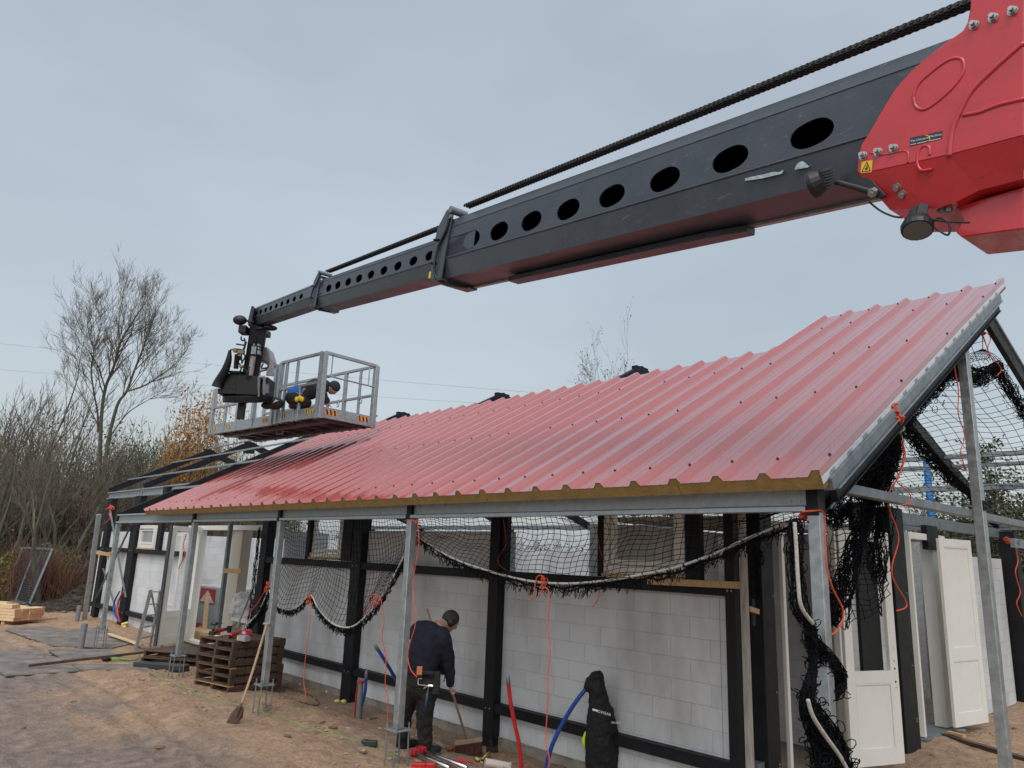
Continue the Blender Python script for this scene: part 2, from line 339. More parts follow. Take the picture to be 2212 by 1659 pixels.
# eave beams and black brackets
def eave(y0,y1,x,z0,sc=1.):
    prof=[(.0,.188),(-.058,.188),(-.062,.158),(-.02,.150),(-.015,.045),(-.062,.038),(-.066,.002),(0,0)]
    mb=MB();mb.prism([(x+a*sc,y0,z0+b_*sc) for a,b_ in prof],(0,y1-y0,0))
    o=mb.build('eave_beam',galv,H,bevel=.003)
    bolts([((x-.016,yy,z0+zz*sc),(-1,0,0),.008,.005) for yy in (y0+.05,y0+.12,y1-.05,y1-.12) for zz in(.075,.125)],o)
for i in range(4): eave(PY[i]+.045,PY[i+1]-.045,PX-.0,2.554)
for y in PY:
    mb=MB();mb.box((PX-.05,y-.042,2.545 if y>2.5 else 2.53),(PX+.06,y+.042,2.79));mb.build('eave_bracket',blackst,H,bevel=.003)
for a,b_ in ((17.6,22.25),(22.35,25.45)): eave(a,b_,6.8,3.42,1.15)
# frames
for y in (4.0,7.3,10.7,14.1,17.52,22.3,25.5):
    xl=4.98 if y<18 else 6.8
    mb=MB();xa=9.7;mb.bar((xl,y,zr(xl)-.09),(xa,y,zr(9.69)-.085),.09,.17);mb.build('rafter',blackst,H,bevel=.003)
    mb=MB();mb.bar((xa,y,5.255),(16.6,y,5.255-.33*6.9),.09,.17);mb.bar((xa,y,5.345),(16.6,y,5.345-.33*6.9),.10,.012);mb.build('rafter',blackst,H,bevel=.003)
    mb=MB();mb.box((xa-.16,y-.052,4.98),(xa+.16,y+.052,5.33));mb.build('ridge_plate',blackst,H,bevel=.003)
# purlins
for x,z,y0,y1 in ((9.7,5.38,15.2,25.6),(8.55,zr(8.55)+.03,15.2,25.6),(7.3,zr(7.3)+.03,15.2,25.6),(6.0,zr(6.0)+.03,15.2,17.6)):
    mb=MB();mb.box((x-.025,y0,z-.02),(x+.025,y1,z+.02));mb.build('purlin',galv,H,bevel=.003)
n_=(.33,0,1);k_=5.28+.33*9.7
for p,ht in ((q('T0',1800,310),.07),(q('T0',1800,450),.06),(q('T0',1800,760),.10)):
    w0=onpl(p,n_,k_);mb=MB();mb.box((w0[0]-.05,1.9,w0[2]-ht/2),(w0[0]+.05,25.5,w0[2]+ht/2));pu=mb.build('purlin',galv,H,bevel=.003)
    if ht==.10:
        a=onpl(q('T0',1830,770),n_,k_);mb=MB();text_mb(mb,'TBES MON',(w0[0]-.052,a[1],w0[2]-.033),(0,-1,0),(0,0,1),.085);mb.build('lettering',greytxt,pu)
# gable end frame
zt2=lambda x:zt(x)-.10
mb=MB();mb.bar((4.80,2.11,zt2(4.80)-.002),(9.62,2.11,zt2(9.62)-.002),.07,.088);mb.bar((4.86,2.10,zt2(4.86)-.058),(9.62,2.10,zt2(9.62)-.058),.09,.010);mb.build('gable_channel',galv_dk,H,bevel=.004)  # channel takes the darker steel; its shade is put into the colour
mb=MB();mb.bar((4.92,2.13,zt2(4.92)-.115),(9.62,2.13,zt2(9.62)-.115),.05,.10);mb.bar((4.92,2.12,zt2(4.92)-.172),(9.62,2.12,zt2(9.62)-.172),.07,.008);mb.build('rafter',blackst,H,bevel=.003)
mb=MB();mb.bar((5.0,2.32,zt2(5.0)-.20),(9.67,2.32,zt2(9.67)-.20),.06,.13);mb.bar((5.0,2.27,zt2(5.)-.275),(9.67,2.27,zt2(9.67)-.275),.09,.01);mb.build('rafter',blackst,H,bevel=.003)
mb=MB();mb.bar((9.66,2.3,5.22),(16.6,2.3,5.22-.33*6.94),.06,.19);mb.build('rafter',blackst,H,bevel=.003)
mb=MB();mb.bar((9.70,2.30,5.335),(16.6,2.30,5.335-.33*6.9),.10,.03);mb.build('rafter_capping',galv,H,bevel=.003)
mb=MB();mb.prism([(9.62,2.24,5.34),(9.86,2.24,5.24),(9.80,2.24,5.42),(9.70,2.24,5.42)],(0,.3,0));mb.build('ridge_offcut',foam,H)
tz0=ony(q('T0',0,905),2.3)[2];tz1=ony(q('T0',0,772),2.3)[2]
mb=MB();mb.box((5.36,2.26,tz0),(16.4,2.34,tz1));mb.build('tie_beam',galv_dk,H,bevel=.005)
mb=MB();yy=2.22;mb.box((8.38,yy-.05,-.02),(8.50,yy+.04,4.56));gp=mb.build('gable_post',galv,H,bevel=.006)
a=ony(q('T0',1390,880),yy-.06);b_=ony(q('T0',1505,1050),yy-.06)
mb=MB();mb.box((8.385,yy-.062,b_[2]),(8.465,yy-.052,a[2]));
for zz in(.25,.75): bolt(mb,(8.43,yy-.064,lerp(a,b_,zz)[2]),(0,-1,0),.014,.01)
mb.build('bolted_bracket',[blackst],gp)
# right eave line and corner post
mb=MB();mb.box((16.05,3.7,-.1),(16.32,3.95,2.95));mb.build('steel_column',blackst,H,bevel=.004)
mb=MB();mb.box((9.0,3.93,2.83),(16.4,4.05,2.99));mb.build('top_beam',galv_dk,H,bevel=.004)
mb=MB();mb.box((16.2,2.0,2.98),(16.35,25.5,3.1));mb.build('eave_beam',galv_dk,H)
a=ony(q('U7',1720,300),3.0);mb=MB();mb.box((a[0],2.99,a[2]-.07),(a[0]+1.6,3.05,a[2]+.06));o=mb.build('cross_beam',galv,H)
mb=MB();text_mb(mb,'ABT',(a[0]+.1,2.985,a[2]-.03),(1,0,0),(0,0,1),.10);mb.build('lettering',greytxt,o)
# wall along the veranda
XW=6.76
def ypx(k,x,y,xx=6.66): return onx(q(k,x,y),xx)[1]
def wallpost(k,xl,xr,y,x0=6.63,x1=6.80,z0=-.18,z1=None,name='steel_column'):
    ya,yb=ypx(k,xl,y,x0),ypx(k,xr,y,x0)
    # the visible width is front face plus side face
    side=(x1-x0)*min(ya,yb)/x0;lo=min(ya,yb);hi=max(ya,yb)
    if hi-lo-side>.03: lo=lo+side*.55
    mb=MB();mb.box((x0,lo,z0),(x1,hi,z1 if z1 else zr(6.7)-.1));o=mb.build(name,blackst,H,bevel=.004)
    bolts([((x0-.001,lerp(lo,hi,d_),zz),(-1,0,0),.011,.007) for zz in (.33,1.94) for d_ in (.3,.7)],o);return lo,hi
w3=wallpost('Q1',690,765,900);w2=wallpost('R3',1440,1515,840)
w1=wallpost('Q2',730,815,1000);w4=wallpost('R5',1950,2070,900)
wallpost('R2',985,1060,700,z1=3.42);wallpost('R2',770,825,700,z1=3.42)
print('POSTS',w1,w2,w3,w4)
def upost(k,xl,xr,y): 
    ya,yb=sorted((ypx(k,xl,y),ypx(k,xr,y)));mb=MB();mb.box((6.67,ya,2.0),(6.75,max(yb,ya+.03),3.6));mb.build('window_stud',blackst,H,bevel=.003)
upost('Q1',775,838,400);upost('Q2',1434,1508,400);upost('Q2',1150,1176,400);upost('Q3',530,562,1100);upost('Q3',1138,1240,1100);upost('R2',1232,1262,450)
# wide black post left of the near bays
mb=MB();ya=ypx('Q2',915,300);mb.box((6.66,w1[0]-.02,-.1),(6.74,w1[0]-.0,2.0));mb.build('post_packer',blackst,H)
def band(y0,y1,z0,z1):
    mb=MB();mb.box((6.645,y0,z0),(6.755,y1,z1));mb.box((6.64,y0,z1-.001),(6.76,y1,z1+.006));o=mb.build('wall_rail',blackst,H,bevel=.003)
for a,b_ in ((w4[1],w3[0]),(w3[1],w2[0]),(w2[1],w1[0]),(18.4,22.1),(22.45,25.3)):
    band(a,b_,.285,.39);band(a,b_,1.885,1.99)
def wallbox(y0,y1,z0,z1,name='block_wall',x0=XW,x1=6.96,mat=blockA):
    mb=MB();mb.box((x0,y0,z0),(x1,y1,z1));return mb.build(name,mat,H)
wallbox(4.125,w3[0]+.03,0,1.9);wallbox(w3[0]+.032,w2[0]+.03,0,2.5);wallbox(w2[0]+.032,w1[0]+.05,0,1.9)
# upper infill beside the windows
ya,yb=ypx('Q3',1250,1100,6.76),ypx('Q3',1378,1100,6.76)
# far section with its window
fw=sorted((ypx('R2',1100,450,6.76),ypx('R2',1228,450,6.76)))
wallbox(18.35,fw[0],0,2.45);wallbox(fw[1],25.45,0,2.45);wallbox(fw[0],fw[1],0,2.02)
mb=MB();mb.box((6.74,4.0,-.5),(7.0,25.5,-.005));mb.build('plinth',plinth,H)
mb=MB()
for s_ in range(420):
    y=4+s_*.05;mb.ell((6.742+.004*random.random(),y,-.004),(.012,0,0),(0,.03+.02*random.random(),0),(0,0,.006+.012*random.random()),6,4)
mb.build('mortar_line',plinth,H,smooth=True)
mb=MB()
for y in (5.2,6.3,8.6,9.5,10.1,11.4,12.3,13.3):
    z=-.12-.06*random.random();mb.box((6.733,y,z-.05),(6.742,y+.025,z+.05));mb.box((6.735,y-.01,z+.05),(6.742,y+.035,z+.065))
mb.build('vent_clip',white,H)
def window(yr,zr_,xf=6.70,fw_=.06,sash=0,depth_=.10,sill=True,pane=None,name='window'):
    y0,y1=yr;z0,z1=zr_;mb=MB()
    mb.box((xf,y0,z0),(xf+depth_,y0+fw_,z1));mb.box((xf,y1-fw_,z0),(xf+depth_,y1,z1));mb.box((xf,y0+fw_,z1-fw_),(xf+depth_,y1-fw_,z1));mb.box((xf,y0+fw_,z0),(xf+depth_,y1-fw_,z0+fw_))
    o=mb.build('window_frame',white,H,bevel=.003)
    if sash:
        s=fw_+.012;t=sash;a=y0+s;b2=y1-s;c_=z0+s;d_=z1-s;x=xf+.03;mb=MB()
        mb.box((x,a,c_),(x+.06,a+t,d_));mb.box((x,b2-t,c_),(x+.06,b2,d_));mb.box((x,a+t,d_-t),(x+.06,b2-t,d_));mb.box((x,a+t,c_),(x+.06,b2-t,c_+t));mb.build('sash',white,o,bevel=.003)
    if sill: mb=MB();mb.box((xf-.03,y0,z0-.035),(xf+depth_+.02,y1,z0-.002));mb.build('sill',woodn,o)
    if pane: mb=MB();mb.box((xf+.06,y0+fw_,z0+fw_),(xf+.066,y1-fw_,z1-fw_));mb.build('pane',pane,o)
    return o
glass=M('dusty glass',(.33,.35,.36),rough=.12,spec=.6)
yr=sorted((ypx('Q3',567,1100,6.7),ypx('Q3',1137,1100,6.7)));window(yr,(2.04,2.95),fw_=.09,sash=.05)
yr=sorted((ypx('Q2',1176,400,6.7),ypx('Q2',1432,400,6.7)));window(yr,(2.04,2.95),fw_=.07,sash=.06)
window((fw[0]+.01,fw[1]-.01),(2.03,2.62),xf=6.72,fw_=.09,sash=.05,pane=glass)
# cross bracing on the far bay
for a,b_ in ((q('R2',868,235),q('R2',992,925)),(q('R2',1040,348),q('R2',757,935)),(q('R2',815,700),q('R2',948,1120))):
    A=onx(a,6.58);B=onx(b_,6.58);mb=MB();mb.bar(A,B,.012,.05,up=(1,0,0));mb.build('diagonal_brace',galv_dk,H)
for xx,m_ in ((975,redp),(945,bluep)):
    p=[onx(q('R2',*t),6.5) for t in ((xx,880),(xx-40,960),(xx-45,1040),(945,1125))];mb=MB();mb.tube(spl(p,5),.022,7);mb.build('conduit_stub',m_,H,smooth=True)
for k,x,y in (('R2',715,1110),('R2',985,1165),('R3',1450,1175)):
    mb=MB();c=onx(q(k,x,y),6.62)
    for _ in range(14): mb.ell(c+rng.normal(0,.035,3)*[1,1.3,1.4]+[0,0,.03],(.05,0,0),(0,.05,0),(0,0,.035),7,5)
    mb.build('foam_collar',foamy,H,smooth=True)
# ---- gable wall
YG=3.92
def gx_(k,x,y,yy=YG): return ony(q(k,x,y),yy)[0]
def gwall(x0,x1,z1=2.45,z0=0,y0=YG,th=.2):
    mb=MB();mb.box((x0,y0,z0),(x1,y0+th,z1));mb.build('block_wall',blockG,H)
x_a=gx_('R6',255,800,3.8)
gwall(6.76,7.17);
def gpost(k,xl,xr,y,y0=3.76,y1=3.93,z0=-.12,z1=3.0):
    a=ony(q(k,xl,y),y0)[0];b_=ony(q(k,xr,y),y0)[0]
    side=(y1-y0)*a/y0
    mb=MB();mb.box((a,y0,z0),(max(b_,a+.06),y1,z1));o=mb.build('steel_column',blackst,H,bevel=.004)
    bolts([((lerp(a,b_,.8),y0-.001,zz),(0,-1,0),.011,.008) for zz in (.33,.36,1.0,1.9)],o);return a,b_
p0=gpost('R6',165,262,800);p1=gpost('R6',1236,1345,800)
print('gposts',p0,p1)
gpx=(gx_('R6',890,750,3.95),gx_('R6',1050,750,3.95))
mb=MB();mb.box((gpx[0],3.88,-.1),(gpx[1],3.95,3.0));mb.build('steel_column',blackst,H,bevel=.004)
for a,b_ in ((6.82,p0[0]),(gx_('R6',1235,1270),p1[0]+.05)):
    mb=MB();mb.box((a,3.80,.27),(b_,3.915,.40));o=mb.build('wall_rail',galv_dk,H,bevel=.004)
sx=sorted((gx_('T0',795,1320),gx_('T0',945,1320)));mb=MB();mb.box((sx[0],3.85,2.5),(sx[1],3.93,2.85));mb.build('steel_stub',blackst,H)
jx=gx_('R6',300,800)
mb=MB();mb.box((jx-.02,3.86,.0),(jx+.035,3.90,2.62));mb.build('door_jamb',white,H,bevel=.003)
hx=gx_('R6',742,800);gwall(hx+.05,gpx[0],th=.07);gwall(gpx[1],p1[0]+.1);
mb=MB();mb.box((hx-.0,3.88,0),(hx+.05,3.95,2.62));mb.build('door_jamb',white,H,bevel=.003)
# second doorway
f0=gx_('R6',1352,800);f1=gx_('R6',1540,800);f2=gx_('R6',1640,800)
mb=MB();mb.box((f0-.03,3.86,.05),(f0+.03,4.05,2.72));mb.box((f0+.03,3.86,2.63),(f2,4.05,2.72));mb.box((f1,3.88,.05),(f2-.02,4.05,2.63));jf=mb.build('door_frame',white,H,bevel=.003)
for zz in (2.42,2.12,1.1,.45):
    mb=MB();hx_=f1+.42*(f2-f1);mb.box((hx_,3.868,zz-.05),(hx_+.10,3.879,zz+.05));mb.tube([(hx_+.05,3.862,zz-.08),(hx_+.05,3.862,zz+.08)],.012,6);mb.build('hinge',zinc,jf)
mb=MB();mb.box((f0-.1,3.82,-.12),(f2+.1,4.15,.04));mb.build('doorstep',galv_dk,H,bevel=.004)
gwall(f2,15.95)
rough=M('rough mortar edge',(.38,.375,.365),(.5,.49,.48),scale=18,rough=.95,bump=1.,bscale=30)
mb=MB();mb.box(((f0+.45*(f1-f0))*1.256,4.9,0),(f1*1.256+.6,5.1,2.7));mb.build('block_pier',rough,H)
mb=MB();mb.box((7.1,5.6,0),(13.5,5.8,2.6));mb.build('block_wall',blockG,H)
# ---- interior walls
gwall2=lambda a,b_,m_:(lambda mb:(mb.box(a,b_),mb.build('inner_wall',m_,H)))(MB())
gwall2((15.7,4.2,0),(15.9,25.5,2.36),blockA)
gwall2((9.4,7.9,0),(13.2,8.1,2.75),blockG);gwall2((10.5,11.0,0),(10.7,25.4,2.42),blockA);gwall2((7.0,25.3,0),(15.9,25.5,2.45),blockG)
gwall2((7.3,14.35,0),(8.2,14.55,2.5),blockG)
mb=MB();mb.box((7.0,4.13,2.62),(9.6,5.6,2.68));mb.build('shade_slab',woodgrey,H)  # unseen slab added over the doorway room to keep it dark
gwall2((9.45,4.2,0),(9.6,5.58,2.6),blockA)
# ---- doors
def leaf(bl,br,z0,z1,zr_,t=.045,st=.095,panel2=None,flip=1,inner=None):
    bl=V3(bl[0],bl[1],0);br=V3(br[0],br[1],0);e=nrm(br-bl);W_=np.linalg.norm(br-bl);n=np.cross(e,(0,0,1.))
    def bx(mb,a,b_,c_,d_,th=t,off=0): mb.obox(bl+e*(a+b_)/2+V3(0,0,(c_+d_)/2)+n*off,e*(b_-a)/2,V3(0,0,(d_-c_)/2),n*th/2)
    mb=MB();bx(mb,0,st,z0,z1);bx(mb,W_-st,W_,z0,z1);bx(mb,st,W_-st,z1-.11,z1);bx(mb,st,W_-st,z0,z0+.16)
    if zr_: bx(mb,st,W_-st,zr_-.13,zr_)
    if panel2: bx(mb,st,W_-st,panel2-.08,panel2+.08)
    o=mb.build('door_leaf',white,H,bevel=.003)
    mb=MB();hi=zr_-.13 if zr_ else z1-.11;bx(mb,st,W_-st,z0+.16,hi,th=.02);
    mb.build('door_panel',white,o)
    mb=MB()
    def mold(a,b_,c_,d_):
        for off in(-.016,.016):
            bx(mb,a,a+.014,c_,d_,.012,off);bx(mb,b_-.014,b_,c_,d_,.012,off);bx(mb,a+.014,b_-.014,c_,c_+.014,.012,off);bx(mb,a+.014,b_-.014,d_-.014,d_,.012,off)
    if panel2: mold(st,W_-st,z0+.16,panel2-.08);mold(st,W_-st,panel2+.08,hi)
    else: mold(st,W_-st,z0+.16,hi)
    mb.build('panel_moulding',white,o)
    return o,bl,e,n,W_
def ztop(pb,pt,z0):
    w=onz(pb,z0);n=nrm(V3(w[0],w[1],0));return onpl(pt,n,n@w)[2]
z0=.12
a=onz(q('R6',845,1659),z0);b_=onz(q('R6',1262,1618),z0);z1=ztop(q('R6',1262,1618),q('Q0',1130,735),z0)
zrr=ztop(q('R6',1262,1618),q('R6',1150,880),z0)
o,bl,e,n,W_=leaf(a,b_,z0,z1,zrr,st=.12)
mb=MB()
for zz,r in ((zrr+.1,.007),(zrr+.02,.012),(zrr-.12,.013),(zrr-.18,.006),(zrr+.24,.005)):
    c=bl+e*(W_-.055)+V3(0,0,zz);mb.tube([c-n*.0245,c+n*.0245],r,8)
mb.build('lock_hole',blackp,o)
a=onz(q('R6',1663,1340),z0);b_=onz(q('R6',1922,1297),z0);z1=ztop(q('R6',1922,1297),q('Q0',1780,795),z0)
leaf(a,b_,z0,z1,None,panel2=ztop(q('R6',1663,1340),q('R6',1655,770),z0),st=.10)
# doors at the far end of the veranda
a=onz(q('R2',1240,1310),.1);b_=onz(q('R2',1492,1265),.1);z1=ztop(q('R2',1240,1310),q('R2',1375,362),.1);zrr=ztop(q('R2',1240,1310),q('R2',1320,1040),.1)
o,bl,e,n,W_=leaf(a,b_,.1,z1,zrr,st=.13)
mb=MB()
for off in(-.10,-.06): mb.obox(bl+e*(-.02)+n*off*0+e*off*.6+V3(0,0,(z1+.1)/2),e*.010,V3(0,0,(z1-.1)/2),n*.03)
mb.build('rubber_seal',whiteedge,o)
# white inner window leaning behind the first leaf
mb=MB();P_=[onz(q('R2',1338,1010),1.0)]
yj0,yj1=sorted((ypx('T6',560,1000,6.74),ypx('T6',490,1000,6.74)))
jy=sorted((ypx('T6',665,230,6.72),ypx('T6',615,230,6.72)))
mb=MB();mb.box((6.70,jy[0]-.02,.1),(6.86,jy[1]+.05,2.56));mb.box((6.70,w1[1],2.50),(6.86,18.3,2.60));mb.box((6.70,w1[1],.06),(6.86,18.3,.12));mb.build('door_frame',white,H,bevel=.003)
# glazed leaf ajar (inner) and the fixed light beside it
yl=ypx('T6',935,330,7.0);yrr=ypx('T6',1180,330,6.8)
leaf((7.25,yl,0),(6.80,yrr,0),.12,2.5,1.02,st=.10)
ym=sorted((ypx('T6',1150,600,6.74),ypx('T6',1290,600,6.74)))
mb=MB();mb.box((6.74,ym[0],.1),(6.95,ym[1],2.5));mb.build('door_post',M('beige laminated timber',(.50,.44,.35),rough=.6),H,bevel=.004)
mb=MB();mb.box((6.70,w1[1]+.02,.70),(7.05,ym[0],.76));mb.build('window_board',white,H)
# open narrow sash hanging in the first leaf
a=onx(q('R2',1370,420),6.35);b_=onx(q('R2',1455,420),6.35);c_=onx(q('R2',1345,1010),6.35)
mb=MB();y0,y1=sorted((a[1],b_[1]));mb.box((6.33,y0,c_[2]),(6.38,y0+.07,a[2]));mb.box((6.33,y1-.07,c_[2]),(6.38,y1,a[2]));mb.box((6.33,y0+.07,c_[2]),(6.38,y1-.07,c_[2]+.07));mb.box((6.33,y0+.07,a[2]-.07),(6.38,y1-.07,a[2]));mb.build('window_sash',white,H,bevel=.003)
# ---- roof panels
def roofmat():
    m=bpy.data.materials.new('wet red roof sheet');m.use_nodes=True;nt=m.node_tree;N=nt.nodes;L=nt.links;b=N['Principled BSDF']
    tc=N.new('ShaderNodeTexCoord');mp=N.new('ShaderNodeMapping');mp.inputs['Rotation'].default_value=(0,math.atan(.54),0);mp.inputs['Scale'].default_value=(1,1,1);L.new(tc.outputs['Object'],mp.inputs[0])
    m2=N.new('ShaderNodeMapping');m2.inputs['Scale'].default_value=(.35,9,3);L.new(mp.outputs[0],m2.inputs[0])
    nz=N.new('ShaderNodeTexNoise');nz.inputs['Scale'].default_value=1.7;nz.inputs['Detail'].default_value=5;nz.inputs['Distortion'].default_value=.4;L.new(m2.outputs[0],nz.inputs[0])
    r=N.new('ShaderNodeMapRange');r.inputs[1].default_value=.42;r.inputs[2].default_value=.6;r.inputs[3].default_value=.14;r.inputs[4].default_value=.40;L.new(nz.outputs[0],r.inputs[0])
    sp_=N.new('ShaderNodeTexNoise');sp_.inputs['Scale'].default_value=70;sp_.inputs['Detail'].default_value=2;L.new(tc.outputs['Object'],sp_.inputs[0])
    r2=N.new('ShaderNodeMapRange');r2.inputs[1].default_value=.3;r2.inputs[2].default_value=.7;r2.inputs[3].default_value=-.03;r2.inputs[4].default_value=.04;L.new(sp_.outputs[0],r2.inputs[0])
    ad=N.new('ShaderNodeMath');ad.operation='ADD';L.new(r.outputs[0],ad.inputs[0]);L.new(r2.outputs[0],ad.inputs[1]);L.new(ad.outputs[0],b.inputs['Roughness'])
    mx=N.new('ShaderNodeMix');mx.data_type='RGBA';mx.inputs[6].default_value=(.31,.060,.056,1);mx.inputs[7].default_value=(.36,.078,.072,1);L.new(nz.outputs[0],mx.inputs[0]);L.new(mx.outputs[2],b.inputs['Base Color'])
    b.inputs['Specular IOR Level'].default_value=.3;b.inputs['Coat Weight'].default_value=1.;b.inputs['Coat IOR'].default_value=1.75;cr_=N.new('ShaderNodeMapRange');cr_.inputs[1].default_value=.4;cr_.inputs[2].default_value=.62;cr_.inputs[3].default_value=.04;cr_.inputs[4].default_value=.17;L.new(nz.outputs[0],cr_.inputs[0]);L.new(cr_.outputs[0],b.inputs['Coat Roughness'])
    bp=N.new('ShaderNodeBump');bp.inputs['Strength'].default_value=.12;bp.inputs['Distance'].default_value=.004;L.new(sp_.outputs[0],bp.inputs['Height']);L.new(bp.outputs[0],b.inputs['Normal'])
    return m
roofm=roofmat();whiteun=M('white underside sheet',(.55,.56,.56),rough=.4);screwm=M('dark roof screw',(.05,.008,.008),rough=.4)
sl=nrm((1,0,.54));nr=nrm((-.54,0,1));PW=1.086;RS=PW/3
for i in range(12):
    y0=2.10+i*PW;x1=9.98 if i<2 else 8.52+.02*random.random();x0=4.68+.006*random.random()
    prof=[]
    for r in range(3):
        b0=y0+r*RS
        if r==0: prof+=[(b0+.0005,.044),(b0+.050,.044),(b0+.086,0)]
        else: prof+=[(b0-.024,.001),(b0+.008,.044),(b0+.050,.044),(b0+.086,0)]
        for c in (.155,.24): prof+=[(b0+c-.008,0),(b0+c,.0035),(b0+c+.008,0)]
    prof+=[(y0+PW-.030,0),(y0+PW-.0005,.0435)]
    A=V3(x0,0,zt(x0));L_=(x1-x0)/sl[0]
    mb=MB();m_=len(prof);nseg=1
    vs=[A+V3(0,y,0)+nr*h for y,h in prof]+[A+sl*L_+V3(0,y,0)+nr*h for y,h in prof]
    mb.add(vs,[(j,j+1,m_+j+1,m_+j) for j in range(m_-1)])
    if i==0: # folded edge at the gable
        mb.add([A+V3(0,y0,0)+nr*.0435,A+sl*L_+V3(0,y0,0)+nr*.0435,A+sl*L_+V3(0,y0,0)-nr*.010,A+V3(0,y0,0)-nr*.010],[(0,1,2,3)])
    ro=mb.build('roof_panel',roofm,H)
    mb=MB();bot=[V3(0,y0+.003,0)-nr*.088,V3(0,y0+PW-.003,0)-nr*.088]
    vs=[A+V3(0,y,0)+nr*(h-.003)+sl*.004 for y,h in prof];vs2=[v+sl*(L_-.008) for v in vs]
    B0=[A+bot[0]+sl*.004,A+bot[1]+sl*.004];B1=[v+sl*(L_-.008) for v in B0]
    n0=len(vs);allv=vs+B0+vs2+B1
    f=[tuple([n0,n0+1]+list(range(n0-1,-1,-1))),tuple([n0+2+j for j in range(n0)]+[2*n0+3,2*n0+2]),(0,n0,2*n0+2,n0+2),(n0-1,2*n0+1,2*n0+3,n0+1)]
    mb.add(allv,f);mb.build('foam_core',foam,ro)
    mb=MB();mb.add([B0[0]-nr*.001,B0[1]-nr*.001,B1[1]-nr*.001,B1[0]-nr*.001],[(0,1,2,3)]);mb.build('inner_sheet',whiteun,ro)
    for u in ((.25,1.9,3.4) if i>1 else (.25,1.9,3.4,5.0,5.7)):
        for r in range(3):
            if random.random()<.9:
                c=A+sl*(u+.02*random.random())+V3(0,y0+r*RS+.028,0)+nr*.044;mb=MB();mb.tube([c,c+nr*.005,c+nr*.0055,c+nr*.013],[.012,.012,.006,.006],7);mb.build('roof_screw',screwm,ro)
    if i==0:
        mb=MB();f0=A+V3(0,y0-.004,0)-nr*.006
        mb.prism([f0,f0+sl*L_,f0+sl*L_-nr*.048,f0-nr*.048],(0,.003,0));fe=mb.build('edge_film',film,ro)
        mb=MB();u=.12
        while u<L_-.3: text_mb(mb,'VSVU',f0+sl*u-nr*.041+V3(0,-.002,0),sl,nr,.042,.001);u+=.33
        mb.build('lettering',greytxt,ro)
# ================================================================== TELESCOPIC BOOM LIFT
BD=nrm(dv((-105,868)));BN=nrm(np.cross((0,0,1.),BD));BU=np.cross(BD,BN);BT=CP+dv((548,684))*13/PF
def bp_(s,u,w=0.): return BT+BD*s+BU*u-BN*w      # w: towards the far side of the boom
def side(p,off=0.):
    n=BN;w=onpl(p,n,n@BT+off);v=w-BT;return float(v@BD),float(v@BU)
BL=thing('telescopic_boom_lift',bp_(-12,-1.2),'red and dark grey telescopic boom with a galvanised work platform reaching over the roof','boom lift')
def greymat(nm,c1,c2,r=.32):
    return M(nm,c1,c2,scale=2.2,rough=r,rough2=.5,bump=.04,bscale=60,coat=.25,stretch=(1,1,1))
boomg=M('dark grey boom paint',(.036,.043,.055),(.052,.060,.075),scale=3,rough=.30,rough2=.45,bump=.05,bscale=60)
def scratches(m,col):
    nt=m.node_tree;N=nt.nodes;L=nt.links;b=N['Principled BSDF'];src=b.inputs['Base Color'].links[0].from_socket
    tc=N.new('ShaderNodeTexCoord');mp=N.new('ShaderNodeMapping');mp.inputs['Scale'].default_value=(3,1.2,7);L.new(tc.outputs['Object'],mp.inputs[0])
    n1=N.new('ShaderNodeTexNoise');n1.inputs['Scale'].default_value=7;n1.inputs['Detail'].default_value=10;n1.inputs['Roughness'].default_value=.75;n1.inputs['Distortion'].default_value=1.2;L.new(mp.outputs[0],n1.inputs[0])
    r=N.new('ShaderNodeMapRange');r.inputs[1].default_value=.60;r.inputs[2].default_value=.64;L.new(n1.outputs[0],r.inputs[0])
    x=N.new('ShaderNodeMix');x.data_type='RGBA';L.new(r.outputs[0],x.inputs[0]);L.new(src,x.inputs[6]);x.inputs[7].default_value=(*col,1);L.new(x.outputs[2],b.inputs['Base Color'])
scratches(boomg,(.12,.14,.16))
boomd=M('greased black steel',(.004,.004,.005),(.010,.010,.011),scale=9,rough=.35,rough2=.6,bump=.2,spec=.3)
boomred=M('red boom paint',(.52,.022,.028),(.44,.02,.025),scale=4,rough=.24,rough2=.38,bump=.05,bscale=35,coat=.3)
scratches(boomred,(.30,.02,.022))
chainm=M('oily chain steel',(.03,.027,.024),(.07,.062,.055),scale=30,rough=.45,metal=.5)
scuff=M('pale scuffed paint',(.30,.34,.38),(.16,.18,.2),scale=30,rough=.7)
inner=M('boom inside shade',(.002,.002,.003),rough=.8,spec=.1)  # shade inside the boom put into a near-black colour
